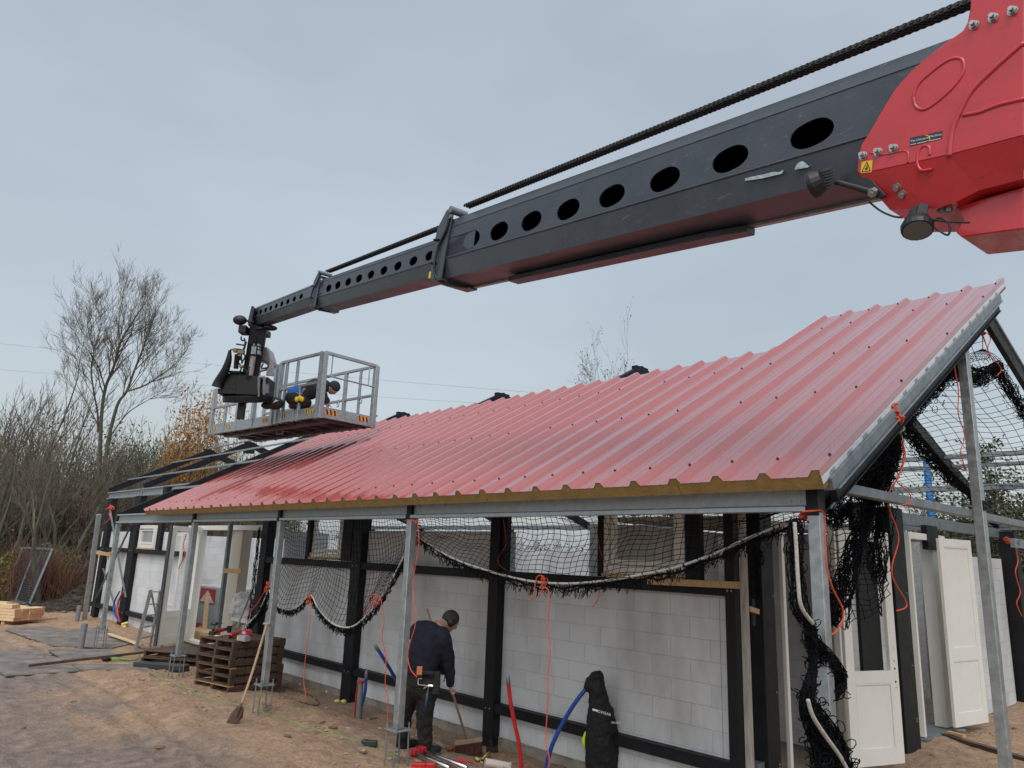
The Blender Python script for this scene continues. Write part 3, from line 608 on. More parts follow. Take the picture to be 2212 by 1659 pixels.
def holed(mb,s0,s1,u0,u1,cs,a,b_,th=.012,rot=.14,f=lambda s:0.):
    cs=sorted(cs);ed=[s0]+[(cs[i]+cs[i+1])/2 for i in range(len(cs)-1)]+[s1]
    for k,c in enumerate(cs):
        A,B=ed[k],ed[k+1];uc=.0+f(c);ang=[2*math.pi*j/28 for j in range(28)]
        cor=[math.atan2(v-uc,h-c) for v in(u0+0,u1) for h in(A,B)];ang=sorted(set(ang+[x%(2*math.pi) for x in cor]));n=len(ang);inn=[];out=[]
        for t in ang:
            dx,dy=math.cos(t),math.sin(t)
            tt=min([((B if dx>0 else A)-c)/dx if abs(dx)>1e-9 else 1e9,((u1 if dy>0 else u0)-uc)/dy if abs(dy)>1e-9 else 1e9])
            out.append((c+dx*tt,uc+dy*tt))
            ct=t-rot;rr=1/math.sqrt((math.cos(ct)/a)**2+(math.sin(ct)/b_)**2);rr*=1-.09*math.sin(2*ct);inn.append((c+dx*rr,uc+dy*rr))
        vs=[bp_(x,y,0) for x,y in out]+[bp_(x,y,0) for x,y in inn]+[bp_(x,y,th) for x,y in inn]
        fs=[(j,(j+1)%n,n+(j+1)%n,n+j) for j in range(n)]+[(n+j,n+(j+1)%n,2*n+(j+1)%n,2*n+j) for j in range(n)]
        mb.add(vs,fs)
def section(name,s0,s1,uc,hb,ht,wd,cs,ha,hb_,f,chp=.10):
    # hexagonal box profile: flat holed side between lower and upper chamfers
    ul,uh=uc-hb*.0,uc
    mb=MB();c0=lambda s:f(s)
    ctr=lambda s,u,w:bp_(s,u+f(s),w)
    lo,hi=-hb,ht;lc,hc=-hb*.42,ht*.68
    # side plate
    n=len(cs);
    def fm(s): return f(s)
    # shear the holed plate by f: build straight then displace
    m2=MB();holed(m2,s0,s1,lc,hc,cs,ha,hb_)
    vv=[]
    for v in m2.v:
        v=np.array(v);s=(v-BT)@BD;vv.append(v+BU*f(s))
    mb.v+= [tuple(x) for x in vv];mb.f+=m2.f;mb.m+=[0]*len(m2.f)
    ring=[(0,lc),(.045*chp*10,lo),(wd-.045,lo),(wd,lc),(wd,hc),(wd-.04,hi),(.04,hi),(0,hc)]
    A=[ctr(s0,u,w) for w,u in ring];B=[ctr(s1,u,w) for w,u in ring];k=len(ring)
    mb.add(A+B,[(j,(j+1)%k,k+(j+1)%k,k+j) for j in range(k) if j!=7])
    o=mb.build(name,boomg,BL)
    mb=MB();r2=[(.02,lc+.01),(.06,lo+.02),(wd-.06,lo+.02),(wd-.02,lc+.01),(wd-.02,hc-.01),(wd-.06,hi-.02),(.06,hi-.02),(.02,hc-.01)]
    A=[ctr(s0+.01,u,w+.0) for w,u in r2];B=[ctr(s1-.01,u,w) for w,u in r2]
    mb.add(A+B,[(j,(j+1)%k,k+(j+1)%k,k+j)[::-1] for j in range(k) if j!=7]+[tuple(range(k)),tuple(range(2*k-1,k-1,-1))]);mb.build('boom_dark_shell',inner,o)  # inner shell added so the side holes look dark
    # weld beads and scuffs
    mb=MB()
    mb.tube([ctr(s,lc+.012,-.002) for s in np.linspace(s0,s1,12)],.008,6);mb.tube([ctr(s,hc-.004,-.001) for s in np.linspace(s0,s1,12)],.004,5);mb.build('weld_bead',boomg,o,smooth=True)
    return o
cA=[-6.795,-7.271,-7.777,-8.288,-8.82,-9.378,-9.963,-10.568,-11.2]
oA=section('boom_section',-11.9,-6.2,0,.335,.327,.44,cA,.148,.092,lambda s:.174)
cB=[-2.894,-3.199,-3.508,-3.842,-4.174,-4.518,-4.87,-5.23,-5.601,-5.963]
oB=section('boom_section',-6.85,-2.70,0,.235,.195,.34,cB,.092,.055,lambda s:.122-.009*(s+4.4))
cC=[-.11,-.337,-.591,-.837,-1.093,-1.35,-1.612,-1.885,-2.164]
oC=section('boom_section',-3.0,.04,0,.185,.150,.26,cC,.072,.044,lambda s:.075-.034*(s+1.1))
# grease and scuff marks on the big section
for j,pp_ in enumerate((((430,1055),(415,1062),(395,1040),(375,1030),(350,1040),(335,1060),(325,1085),(410,1070)),((255,1085),(230,1100),(190,1098),(140,1112),(60,1128),(10,1140),(10,1155),(120,1140),(245,1110)))):
    P_=[side(q('Q4',*p)) for p in pp_];mb=MB();mb.prism([bp_(s_,u_,-.002) for s_,u_ in P_],BN*.004);mb.build('grease_smear',M('whitish grease',(.42,.48,.53),(.25,.29,.32),scale=40,rough=.45,bump=.6),oA)
# glossy underside rails
mb=MB();mb.prism([bp_(-7.1,-.181,.30),bp_(-9.6,-.181,.30),bp_(-9.9,-.181,.34),bp_(-9.9,-.181,.44),bp_(-7.1,-.181,.44)],-BU*.05);mb.build('underside_guard',boomg,oA,bevel=.004)
mb=MB();mb.obox(bp_(-9.1,-.170,.41),BD*2.75,BU*.010,BN*.02);mb.build('guide_rail',galv,oA)
# collars
def collar(s,f,hb,ht,wd,o,sc=1.,lean=.16):
    mb=MB();p=[(s-.10,f-hb-.01),(s+.02+.1*sc,f-hb-.01),(s+.17*sc,f-hb*.2),(s+.13*sc,f+ht*.75),(s-.02,f+ht+.10*sc),(s-.10*sc,f+ht+.11*sc),(s-.16*sc,f+ht+.02),(s-.13,f+ht*.3)]
    mb.prism([bp_(a,b_,-.022) for a,b_ in p],-BN*(.02));mb.prism([bp_(a,b_,wd+.002) for a,b_ in p],-BN*.02)
    mb.prism([bp_(s-.1,f-hb-.012,-.02),bp_(s+.10*sc,f-hb-.012,-.02),bp_(s+.10*sc,f-hb-.012,wd+.02),bp_(s-.1,f-hb-.012,wd+.02)],-BU*.02)
    mb.prism([bp_(s-.05,f+ht+.005,0),bp_(s+.06*sc,f+ht+.005,0),bp_(s+.06*sc,f+ht+.005,wd),bp_(s-.05,f+ht+.005,wd)],BU*.02)
    c=mb.build('boom_collar',boomg,BL,bevel=.004)
    mb=MB();mb.tube(spl([bp_(s-.12,f+ht+.06,-.035),bp_(s-.10,f+ht*.6,-.035),bp_(s+.02,f,-.04),bp_(s+.035,f-hb*.75,-.04),bp_(s-.05,f-hb-.04,.02),bp_(s-.2*sc,f-hb-.06,wd*.6)],6),.012*sc+.003,7);mb.build('hose',blackp,c,smooth=True)
    for u,k in ((f+ht*.35,0),(f-hb*.45,1)):
        for j in range(3):
            mb=MB();bolt(mb,bp_(s+.13*sc-.045*j*sc,u-.008*j,-.022),BN,.013*sc+.002,.014);mb.build('bolt',boomd,c)
    for j in range(3):
        mb=MB();bolt(mb,bp_(s-.05-.05*j,f-hb-.03,.1*sc),-BU,.016*sc,.02);mb.build('bolt',boomd,c)
    # chain anchor pin
    mb=MB();mb.tube([bp_(s-.14*sc,f+ht+.075*sc,-.045),bp_(s-.14*sc,f+ht+.075*sc,.16)],.042*sc,14);mb.tube([bp_(s-.14*sc,f+ht+.0*sc,-.045),bp_(s-.14*sc,f+ht+.0*sc,-.02)],.025*sc,10);mb.build('chain_pin',galv_dk,c)
    return c
cl=collar(-6.22,.174,.335,.327,.44,oA);collar(-2.74,.122+.015,.235,.195,.34,oB,.72)
mb=MB();mb.prism([bp_(-6.10,-.07,-.026),bp_(-6.10,-.145,-.026),bp_(-6.06,-.145,-.026),bp_(-6.06,-.07,-.026)],BN*.002);mb.build('label_plate',yel,cl)
# leaf chains
def chain(s0,u0,s1,u1,w,pitch,h,rows,parent):
    n=int(abs(s1-s0)/pitch);mb=MB()
    for i in range(n):
        s=s0+(s1-s0)*i/n;u=u0+(u1-u0)*i/n;ds=(s1-s0)/n;du=(u1-u0)/n
        for r in range(rows):
            o_=.5 if r%2 else 0;ww=w+r*.0135*h/.03
            a=(s+ds*o_,u+du*o_);c=(a[0]+ds,a[1]+du);poly=[]
            for t in (90,150,210,270): poly.append((a[0]+h*.5*math.cos(math.radians(t))*(-1 if ds<0 else 1),a[1]+h*.5*math.sin(math.radians(t))))
            poly.append(((a[0]+c[0])/2,(a[1]+c[1])/2-h*.36))
            for t in (270,330,30,90): poly.append((c[0]+h*.5*math.cos(math.radians(t))*(-1 if ds<0 else 1),c[1]+h*.5*math.sin(math.radians(t))))
            poly.append(((a[0]+c[0])/2,(a[1]+c[1])/2+h*.36))
            mb.prism([bp_(x,y,ww) for x,y in poly],-BN*.008*h/.03)
        mb.tube([bp_(s,u,w-.006),bp_(s,u,w+rows*.0135*h/.03)],h*.22,6)
    return mb.build('leaf_chain',chainm,parent)
a=side(q('Q5',395,398));b_=side(q('Q4',1440,35))
chain(a[0],a[1]-.005,b_[0]-.5,b_[1]+.045,.0,.040,.036,5,BL)
a=side(q('Q6',830,240));b_=side(q('Q5',225,535))
chain(a[0]+.02,a[1]+.0,b_[0]-.1,b_[1]+.015,.02,.04,.030,6,BL)
# red head
def sp(k,pts,off=.03): return [side(q(k,*p),off) for p in pts]
def redp_(su,w=-.03): return bp_(su[0],su[1],w)
outer=sp('Q4',[(1448,-40),(1440,60),(1425,140),(1395,195),(1300,260),(1180,350),(1060,455),(960,570),(880,700),(800,840),(748,920),(728,1000),(720,1095),(735,1110),(870,1085),(1310,990),(1787,865),(1787,-40)])
mb=MB();mb.prism([redp_(p,-.03) for p in outer],-BN*.03);hd=mb.build('outer_boom_head',boomred,BL,bevel=.006)
# folded lower flank and underside
lowt=sp('Q4',[(735,1110),(870,1085),(1310,990),(1787,865)]);
def lowpt(k,p,w):  # point on a plane further in
    n=BN;wd=onpl(q(k,*p),n,n@BT-w);return wd
lo2=[lowpt('Q4',p,.05) for p in ((790,1175),(930,1338),(1215,1330),(1350,1290),(1500,1215),(1787,1140))]
tp=[redp_(p,-.03) for p in lowt]
mb=MB()
mb.add([tp[0],tp[1],tp[2],tp[3],lo2[0],lo2[1],lo2[2],lo2[3],lo2[4],lo2[5]],[(0,4,5,1),(1,5,6,2),(2,6,7,8),(2,8,9,3)])
wd=.44;far=[p-BN*wd for p in lo2];n=6
mb.add(lo2+far,[(i,i+6,i+7,i+1) for i in range(5)])
mb.build('lower_flank',boomred,hd)
mb=MB();tb=[(-11.95,.60),(-13.6,.60),(-13.6,-.30),(-12.25,-.30),(-11.95,-.2)]
mb.prism([bp_(s,u,.0) for s,u in tb],-BN*.5);mb.build('outer_boom',boomred,BL,bevel=.02)
l3=[lowpt('Q4',p,.12) for p in ((1345,1320),(1787,1190),(1787,1460),(1385,1512),(1350,1480),(1400,1400))]
mb=MB();mb.prism(l3,-BN*.35);mb.build('belly_plate',boomred,hd,bevel=.006)
# pressed ribs on the head
def ridge(pts,r,closed=False,off=.031):
    su=[side(q('Q4',*p),off) for p in pts];P=[bp_(s,u,-off+r*.55) for s,u in su];r=r*1.5
    if closed: P=P+[P[0]]
    mb=MB();mb.tube(spl(P,6),r,7);mb.build('pressed_rib',boomred,hd,smooth=True)
ridge([(1080,620),(1110,540),(1200,455),(1300,385),(1370,370),(1400,400),(1395,470),(1330,560),(1230,650),(1150,698),(1095,680)],.007,True)
ridge([(1787,270),(1650,390),(1520,510),(1440,600),(1385,700),(1340,800),(1320,880),(1308,1000)],.011)
ridge([(1395,735),(1500,715),(1620,670),(1787,630)],.009)
ridge([(1185,990),(1180,940),(1145,930),(1115,965),(1105,1040),(1130,1085),(1195,1080)],.006)
ridge([(800,975),(900,985),(1035,965),(1045,1040)],.004)
for p in ((762,995),(858,972),(957,948),(1470,162),(1592,115),(1716,72)):
    s,u=side(q('Q4',*p),.03);c=bp_(s,u,-.03);mb=MB();mb.tube([c,c+BN*.004],.025,14);mb.tube([c+BN*.004,c+BN*.017],.021,6);mb.tube([c+BN*.017,c+BN*.038],.012,10);mb.build('bolt',zinc,hd)
for p,w in (((985,1190),.02),((1020,1235),.035),((825,1225),-.05)):
    c=lowpt('Q4',p,w);mb=MB();d_=nrm(BN-BU*.9);mb.tube([c-d_*.01,c+d_*.02],.026,6);mb.tube([c+d_*.02,c+d_*.04],.014,8);mb.build('bolt',zinc,hd)
# supplier sticker
A,B,C_,D_=[bp_(*side(q('Q4',*p),.0315),-.0315) for p in ((1060,880),(1264,836),(1262,886),(1058,935))]
mb=MB();mb.prism([A,B,C_,D_],BN*.001);sk=mb.build('supplier_sticker',M('black sticker',(.02,.022,.03),rough=.35),hd)
xd=nrm(B-A);yd=nrm(A-D_);Wd=np.linalg.norm(B-A);Hd=np.linalg.norm(A-D_)
mb=MB();wt=M('white print',(.7,.7,.7),rough=.5)
text_mb(mb,'Van Ommeren',D_+xd*Wd*.03+yd*Hd*.45+BN*.0015,xd,yd,Hd*.34);text_mb(mb,'Machines',D_+xd*Wd*.62+yd*Hd*.52+BN*.0015,xd,yd,Hd*.34)
for a,b_ in ((.03,.2),(.24,.55),(.6,.97)): mb.obox(D_+xd*Wd*(a+b_)/2+yd*Hd*.17+BN*.0018,xd*Wd*(b_-a)/2,yd*Hd*.03,BN*.0004)
mb.build('lettering',wt,sk)
mb=MB();mb.tube([D_+xd*Wd*(.52+.10*math.cos(t)-.05*math.sin(t))+yd*Hd*(.56+.36*math.sin(t))+BN*.002 for t in np.linspace(-1.9,1.5,14)],.0022,4);mb.build('swoosh',yel,sk)
A,B,C_,D_=[bp_(*side(q('Q4',*p),.0315),-.0315) for p in ((750,1033),(822,1022),(814,1098),(746,1106))]
mb=MB();mb.prism([A,B,C_,D_],BN*.001);ws=mb.build('warning_sticker',yel,hd)
mb=MB();t_=[lerp(lerp(D_,C_,a),lerp(A,B,a),b_)+BN*.002 for a,b_ in((.1,.12),(.9,.12),(.5,.92))]
for i in range(3): mb.bar(t_[i],t_[(i+1)%3],.004,.002,up=BN)
cc=sum(t_)/3;mb.obox(cc-yd*.004,xd*.008,yd*.006,BN*.0005);mb.obox(cc+yd*.008+xd*.003,xd*.003,yd*.008,BN*.0005);mb.build('warning_mark',blackp,ws)
# work lamps with cooling fins, brackets and cables
def lamp(c,ax,r,parent,name='work_lamp'):
    ax=nrm(ax);mb=MB();mb.tube([c-ax*r*.5,c+ax*r*.1,c+ax*r*.45],[r*.75,r,r*.96],18)
    for i in range(7):
        t=-.9+.3*i;mb.obox(c-ax*r*.62+BU*r*.72*t,BD*r*.62*math.sqrt(max(.1,1-t*t*.6)),BU*r*.05,ax*r*.3)
    o=mb.build(name,blackp,parent,bevel=.002);mb=MB();mb.tube([c+ax*r*.45,c+ax*r*.5],r*.85,16);mb.build('lens',M('lamp lens',(.12,.13,.14),rough=.1),o);return o
c=lowpt('Q4',(465,1170),-.10);lamp(c,nrm(BD*.8-BU*.3+BN*.1),.085,BL)
mb=MB();c2=lowpt('Q4',(600,1165),-.06);c3=lowpt('Q4',(850,1235),-.03);mb.tube([c,c2,c3],[.012,.018,.02],8);mb.prism([lowpt('Q4',p,.0) for p in ((650,1120),(740,1108),(830,1160),(915,1252),(880,1275),(760,1240),(660,1190))],BN*.02);mb.build('lamp_bracket',blackp,BL,bevel=.003)
c=lowpt('Q4',(1105,1440),.0);lamp(c,nrm(-BU*.8-BD*.2+BN*.3),.082,BL)
mb=MB();mb.bar(lowpt('Q4',(1140,1320),.02),c,.09,.05);mb.build('lamp_bracket',blackp,BL,bevel=.003)
for pts in ([(800,1290),(870,1345),(950,1380),(1010,1388)],[(1200,1400),(1300,1415),(1440,1420)],[(1190,1430),(1250,1390),(1310,1430),(1300,1500),(1220,1455)],[(640,1140),(700,1160),(735,1150),(745,1225)]):
    mb=MB();mb.tube(spl([lowpt('Q4',p,.02) for p in pts],6),.006,6);mb.build('lamp_cable',blackp,BL,smooth=True)
for p in ((1262,1330),(1303,1330)):
    c=lowpt('Q4',p,.1);mb=MB();mb.tube([c+BU*.03,c-BU*.02],.022,6);mb.build('bolt',galv_dk,hd)
# ------------------------------------------------ jib and slew head at the boom tip (planes at depth ~12.8)
HR=nrm((CR[0],CR[1],0));HF=nrm((CF[0],CF[1],0));ZU=V3(0,0,1)
def T3(x,y,dp=12.85): return atd(q('T3',x,y),dp)
def dbar(mb,k,a,b_,r,dp=12.85,n=8,dp2=None): mb.tube([atd(q(k,*a),dp),atd(q(k,*b_),dp2 or dp)],r,n)
jp=[(400,330),(590,375),(590,420),(560,640),(500,900),(480,1160),(330,1150),(305,930),(350,700),(385,480)]
mb=MB();mb.prism([T3(*p,12.85) for p in ((440,115),(418,120),(375,300),(380,350),(415,355),(450,150))],HF*.3);mb.build('boom_nose',boomg,BL,bevel=.004)
mb=MB();mb.prism([T3(*p,12.82) for p in jp],HF*.06);mb.prism([T3(*p,13.1) for p in jp],HF*.06)
mb.prism([T3(*p,12.84) for p in ((400,340),(590,375),(585,440),(395,440))],HF*.3);mb.prism([T3(*p,12.84) for p in ((350,700),(390,480),(420,480),(385,700),(350,930),(315,930))],HF*.3);jb=mb.build('jib_arm',boomd,BL,bevel=.005)
mb=MB();dbar(mb,'T3',(445,715),(410,945),.055,12.8,14);mb.build('cylinder_rod',chrome,jb,smooth=False)
mb=MB();dbar(mb,'T3',(410,940),(395,1080),.085,12.8,14);mb.build('cylinder_barrel',boomd,jb);mb=MB();dbar(mb,'T3',(480,480),(455,700),.05,12.85,12);mb.build('cylinder_barrel',boomd,jb)
mb=MB()
for a,b_ in (((430,600),(485,700)),((500,575),(525,600)),((505,610),(522,640)),((500,650),(525,700)),((455,570),(465,605))):
    c0=T3(*a,12.72);c1=T3(*b_,12.72);c=(c0+c1)/2;h=(c1-c0)/2;mb.obox(c,HR*abs(h@HR),ZU*abs(h[2]),HF*.05)
mb.build('valve_block',galv_dk,jb,bevel=.003)
mb=MB();c0=T3(290,360,12.8);c1=T3(375,455,12.8);c=(c0+c1)/2;h=(c1-c0)/2;mb.obox(c,HR*abs(h@HR),ZU*abs(h[2]),HF*.1);mb.build('junction_box',boomd,jb,bevel=.004)
for p,a in (((283,287),(1,0)),((645,378),(1,0))):
    c=T3(*p,12.8);mb=MB();mb.ell(c,HR*.12,HF*.10,ZU*(.085 if p[0]<400 else .045),14,8);mb.tube([c+HR*(.1 if p[0]<400 else -.1),c+HR*(.25 if p[0]<400 else -.25)+ZU*-.03],.02,6);mb.build('work_lamp',blackp,jb,smooth=True)
mb=MB();mb.prism([T3(*p,13.05) for p in ((560,620),(585,595),(612,605),(640,700),(658,770),(650,800),(530,765))],HF*.35);mb.build('plastic_shield',M('grey plastic shield',(.35,.35,.37),rough=.4),BL,bevel=.03)
# black slew body
mb=MB()
for (x0,y0,x1,y1,d0,th) in ((95,905,300,1160,12.75,.5),(240,930,500,1180,12.70,.5),(500,950,600,1230,12.8,.4),(20,1090,230,1165,12.7,.5),(150,880,300,915,12.75,.3)):
    c0=T3(x0,y0,d0);c1=T3(x1,y1,d0);c=(c0+c1)/2;h=(c1-c0)/2;mb.obox(c+HF*th/2,HR*abs(h@HR),ZU*abs(h[2]),HF*th/2)
mb.tube([T3(380,1180,13.0),T3(380,1260,13.0)],.42,20)
sb=mb.build('slew_body',boomd,BL,bevel=.008)
mb=MB();mb.obox((T3(310,1200,12.75)+T3(300,1450,12.75))/2,HR*.055,ZU*abs((T3(310,1180,12.75)-T3(300,1460,12.75))[2])/2,HF*.05);mb.build('prop_leg',boomd,BL,bevel=.004)
rs=random.Random(3)
hp=[[(170,640),(240,630),(330,640)],[(165,640),(160,690),(150,760),(110,880),(40,1010),(15,1080)],[(250,690),(240,800),(235,860)],[(335,500),(345,560),(320,640),(270,690),(290,760)],[(360,540),(330,640),(300,700),(310,800)],[(300,700),(265,780),(300,840),(285,900)],[(330,690),(345,720),(300,800)],[(340,860),(370,910),(345,980)],[(240,570),(330,582)],[(300,480),(300,520),(330,530)],[(350,1050),(400,1040),(340,1130)],[(430,1050),(400,1120)],[(540,780),(600,800),(620,830),(590,870)],[(560,800),(540,850),(600,860)]]
for j,pts in enumerate(hp):
    mb=MB();rr=.055 if j==1 else (.04 if j==2 else .014);P=spl([T3(*p,12.72+.02*rs.random()) for p in pts],5)
    if j==1: rr=list(np.linspace(.02,.10,len(P)))
    mb.tube(P,rr,8);mb.build('hydraulic_hose',boomd if j in(1,2) else blackp,sb,smooth=True)
mb=MB()
for a,b_ in (((210,620),(250,670)),((255,640),(335,690)),((265,700),(300,720)),((280,820),(330,850))):
    c0=T3(*a,12.7);c1=T3(*b_,12.7);mb.obox((c0+c1)/2,HR*abs((c1-c0)@HR)/2,ZU*abs((c1-c0)[2])/2,HF*.03)
mb.build('valve_block',M('brass fittings',(.16,.12,.06),rough=.4,metal=.6),sb,bevel=.003)
mb=MB()
for a,b_ in (((510,960),(575,960)),((575,960),(570,1170)),((510,960),(505,1190))): dbar(mb,'T3',a,b_,.025,12.7,8)
dbar(mb,'T3',(590,1040),(588,1150),.06,12.75,12);mb.build('guard_rail',galv_dk,sb)
# ------------------------------------------------ work platform
pa=dv((-799,1127));pa[2]=0;pa=nrm(pa);pb=V3(pa[1],-pa[0],0);PO=CP+dv((690,898))*12.6/PF
plat=thing('tmp',PO,'x','x');bpy.data.objects.remove(plat)
mb=MB();LP=3.72;WP=1.14
def pp(a,b_,z): return PO+pa*a+pb*b_+ZU*z
DM=galv;deckm=M('steel chequer underside',(.10,.09,.09),(.16,.14,.14),scale=6,rough=.4,metal=.3)
mb.obox(pp(LP/2,WP/2,.03),pa*LP/2,pb*WP/2,ZU*.02)
for k in range(9): mb.obox(pp(.2+k*(LP-.4)/8,WP/2,-.01),pa*.03,pb*WP/2,ZU*.035)
for b_ in (.25,.9): mb.obox(pp(LP/2,b_,-.05),pa*LP/2*.9,pb*.05,ZU*.03)
pk=mb.build('work_platform',deckm,BL,bevel=.004)
hz=M('hazard stripes black',(.01,.01,.01),rough=.5)
def kick(a0,b0,a1,b1,z0=.0,z1=.17):
    mb=MB();A=pp(a0,b0,0);B=pp(a1,b1,0);d=nrm(B-A);n=np.cross(d,ZU);mb.obox((A+B)/2+ZU*(z0+z1)/2,(B-A)/2,n*.012,ZU*(z1-z0)/2);mb.obox((A+B)/2+ZU*(z0-.01),(B-A)/2,n*.03,ZU*.015);return mb.build('kick_board',DM,pk,bevel=.003)
kick(0,0,1.38,0);kick(1.42,0,LP,0,-.02,.15);kick(0,0,0,WP);kick(0,WP,LP,WP);kick(LP,0,LP,WP)
def post(a,b_,z1=1.12,w_=.04): 
    mb=MB();mb.obox(pp(a,b_,z1/2-.02),pa*w_/1.6,pb*w_/1.6,ZU*(z1/2+.02));mb.build('platform_post',DM,pk,bevel=.004)
def rail(a0,b0,a1,b1,z,w_=.045,r=False):
    mb=MB();
    if r: mb.tube([pp(a0,b0,z),pp(a1,b1,z)],w_/2,8)
    else: mb.bar(pp(a0,b0,z),pp(a1,b1,z),w_,w_)
    mb.build('guard_rail',DM,pk,bevel=0 if r else .004)
post(0,0,1.12,.07);post(0,WP,1.12,.07);post(.09,-.0,1.15,.05);post(1.33,0,1.12,.06);post(1.48,0,1.1,.06);post(1.15,0,1.1);post(.66,0,.6);post(.80,0,1.08,.035)
post(2.15,0,1.1,.06);post(LP,0,.9,.06);post(3.2,0,.55);post(2.75,0,.55)
for a in (.9,1.75,2.6,LP): post(a,WP,1.12,.05)
post(.45,WP,1.12,.035)
rail(.05,0,1.33,0,1.12,.05);rail(1.45,0,2.15,0,1.08,.06);rail(0,0,0,WP,1.12,.055);rail(0,WP,LP,WP,1.12,.05)
rail(.05,0,1.4,0,.60);rail(1.45,0,2.15,0,.57,.06);rail(0,WP,LP,WP,.57);rail(0,0,0,WP,.72,.03,True);rail(2.2,0,LP,0,.5)
rail(LP,0,LP,WP,.9)
for b_ in (.16,.98):
    mb=MB();mb.tube([pp(0,b_,1.1),pp(0,b_,.72)],.012,6);mb.build('gate_rod',DM,pk)
for a in (.35,1.05):
    mb=MB();P=[pp(a+.03*math.cos(t),WP-.03,.50+.05*math.sin(t)) for t in np.linspace(0,2*math.pi,12)];mb.tube(P,.009,5);mb.build('harness_ring',DM,pk,smooth=True)
for a in (1.55,2.9):
    P=[pp(a,0.3,-.06),pp(a,.3,-.14),pp(a+.2,.3,-.14),pp(a+.2,.3,-.06)];mb=MB();mb.tube(P,.016,6);mb.build('skid_hook',galv_dk,pk)
def haz(A,d,L_,h,col,n):
    mb=MB();nn=np.cross(d,ZU);mb.obox(A,d*L_/2,ZU*h/2,nn*.001);o=mb.build('hazard_sticker',col,pk)
    mb=MB();k=3;st=L_/k
    for i in range(k):
        x0=-L_/2+st*(i+.1);mb.prism([A+d*x0+ZU*h/2+nn*n,A+d*(x0+st*.45)+ZU*h/2+nn*n,A+d*(x0+st*.75)-ZU*h/2+nn*n,A+d*(x0+st*.3)-ZU*h/2+nn*n],nn*n*.3)
    mb.build('hazard_stripes',hz,o)
for a in (.30,1.12): haz(pp(a,-.014,.10),-pa,.20,.075,yel,.002)
haz(pp(1.68,-.014,.07),-pa,.20,.07,orgs,.002)
for a in (3.0,3.55): haz(pp(a,-.014,.06),-pa,.17,.06,yel,.002)
for b_ in (.22,.92): haz(pp(-.014,b_,.09),pb,.24,.085,orgs,.002)
# lift plate joining platform and slew head
mb=MB();mb.prism([atd(q('T3',*p),12.9) for p in ((635,775),(690,790),(680,950),(590,940),(600,890))],HF*.03);mb.build('mounting_plate',DM,BL,bevel=.003)
# ================================================================== PEOPLE (one continuous remeshed skin each)
def limb(mb,pts,rad,n=14,sq=1.0):
    P=spl(pts,5);m=len(P);R=np.interp(np.linspace(0,len(pts)-1,m),range(len(pts)),rad);mb.tube(P,list(R),n,sq=sq)
    mb.ell(P[0],V3(R[0],0,0),V3(0,R[0],0),V3(0,0,R[0]),12,8);mb.ell(P[-1],V3(R[-1],0,0),V3(0,R[-1],0),V3(0,0,R[-1]),12,8)
def remeshed(mb,name,mat,parent,vox=.012,sm=6,disp=0):
    o=mb.build(name,mat,parent,smooth=True);r=o.modifiers.new('remesh','REMESH');r.mode='VOXEL';r.voxel_size=vox;r.use_smooth_shade=True
    s=o.modifiers.new('smooth','SMOOTH');s.iterations=sm;s.factor=.5
    if disp:
        t=bpy.data.textures.new(name+'folds','CLOUDS');t.noise_scale=.07;t.noise_depth=2
        d=o.modifiers.new('folds','DISPLACE');d.texture=t;d.strength=disp;d.mid_level=.5;d.texture_coords='LOCAL'
    return o
skin=M('skin',(.42,.24,.17),(.5,.29,.21),scale=12,rough=.55)
hairm=M('dark hair',(.02,.015,.012),(.05,.04,.03),scale=60,rough=.7,bump=.5,bscale=200)
navy=M('navy sweater',(.004,.005,.015),(.008,.009,.022),scale=40,rough=.9,bump=.3,bscale=150)
trou=M('black work trousers',(.006,.006,.007),(.020,.019,.019),scale=14,rough=.85,bump=.3,bscale=60)
boot=M('dark boots',(.015,.013,.012),rough=.6)
def head(mb,hm,c,f,up,r=.105):
    f=nrm(f);up=nrm(up-f*(up@f));s=np.cross(f,up)
    mb.ell(c,f*r*.98,s*r*.74,up*r*1.12,18,12);mb.ell(c+f*r*.35-up*r*.55,f*r*.55,s*r*.5,up*r*.55,14,9)
    mb.ell(c+f*r*.98-up*r*.12,f*r*.22,s*r*.14,up*r*.24,8,6);mb.ell(c+f*r*.92-up*r*.45,f*r*.08,s*r*.25,up*r*.05,8,5);mb.ell(c+f*r*.80-up*r*.72,f*r*.16,s*r*.25,up*r*.16,8,6)
    for k in(-1,1):
        mb.ell(c+s*k*r*.76-up*r*.1-f*r*.05,f*r*.16,s*r*.08,up*r*.27,8,6);mb.ell(c+f*r*.84+s*k*r*.3+up*r*.10,f*r*.08,s*r*.12,up*r*.06,8,5)
    if hm is not None:
        hm.ell(c-f*r*.15+up*r*.22,f*r*1.0,s*r*.83,up*r*1.0,18,12)
def hand(mb,wr,d,palmn,r=1.,curl=.9):
    d=nrm(d);pn=nrm(palmn-d*(palmn@d));s=np.cross(d,pn)
    mb.ell(wr+d*.045,d*.055,s*.042,pn*.018,12,8)
    for k,l in ((-1.5,.062),(-.5,.075),(.5,.07),(1.5,.055)):
        b=wr+d*.085+s*k*.019;P=[b];a=0;q_=b
        for j in range(3):
            a+=curl*.8;q_=q_+(d*math.cos(a)+pn*math.sin(a))*l*(.42,.33,.25)[j];P.append(q_)
        mb.tube(P,[.0105,.010,.009,.0075],7)
    b=wr+d*.02-s*.035;mb.tube([b,b+(-s*.8+d*.6+pn*.5)*.035,b+(-s*.5+d*.9+pn*1.1)*.055],[.013,.0115,.009],7)
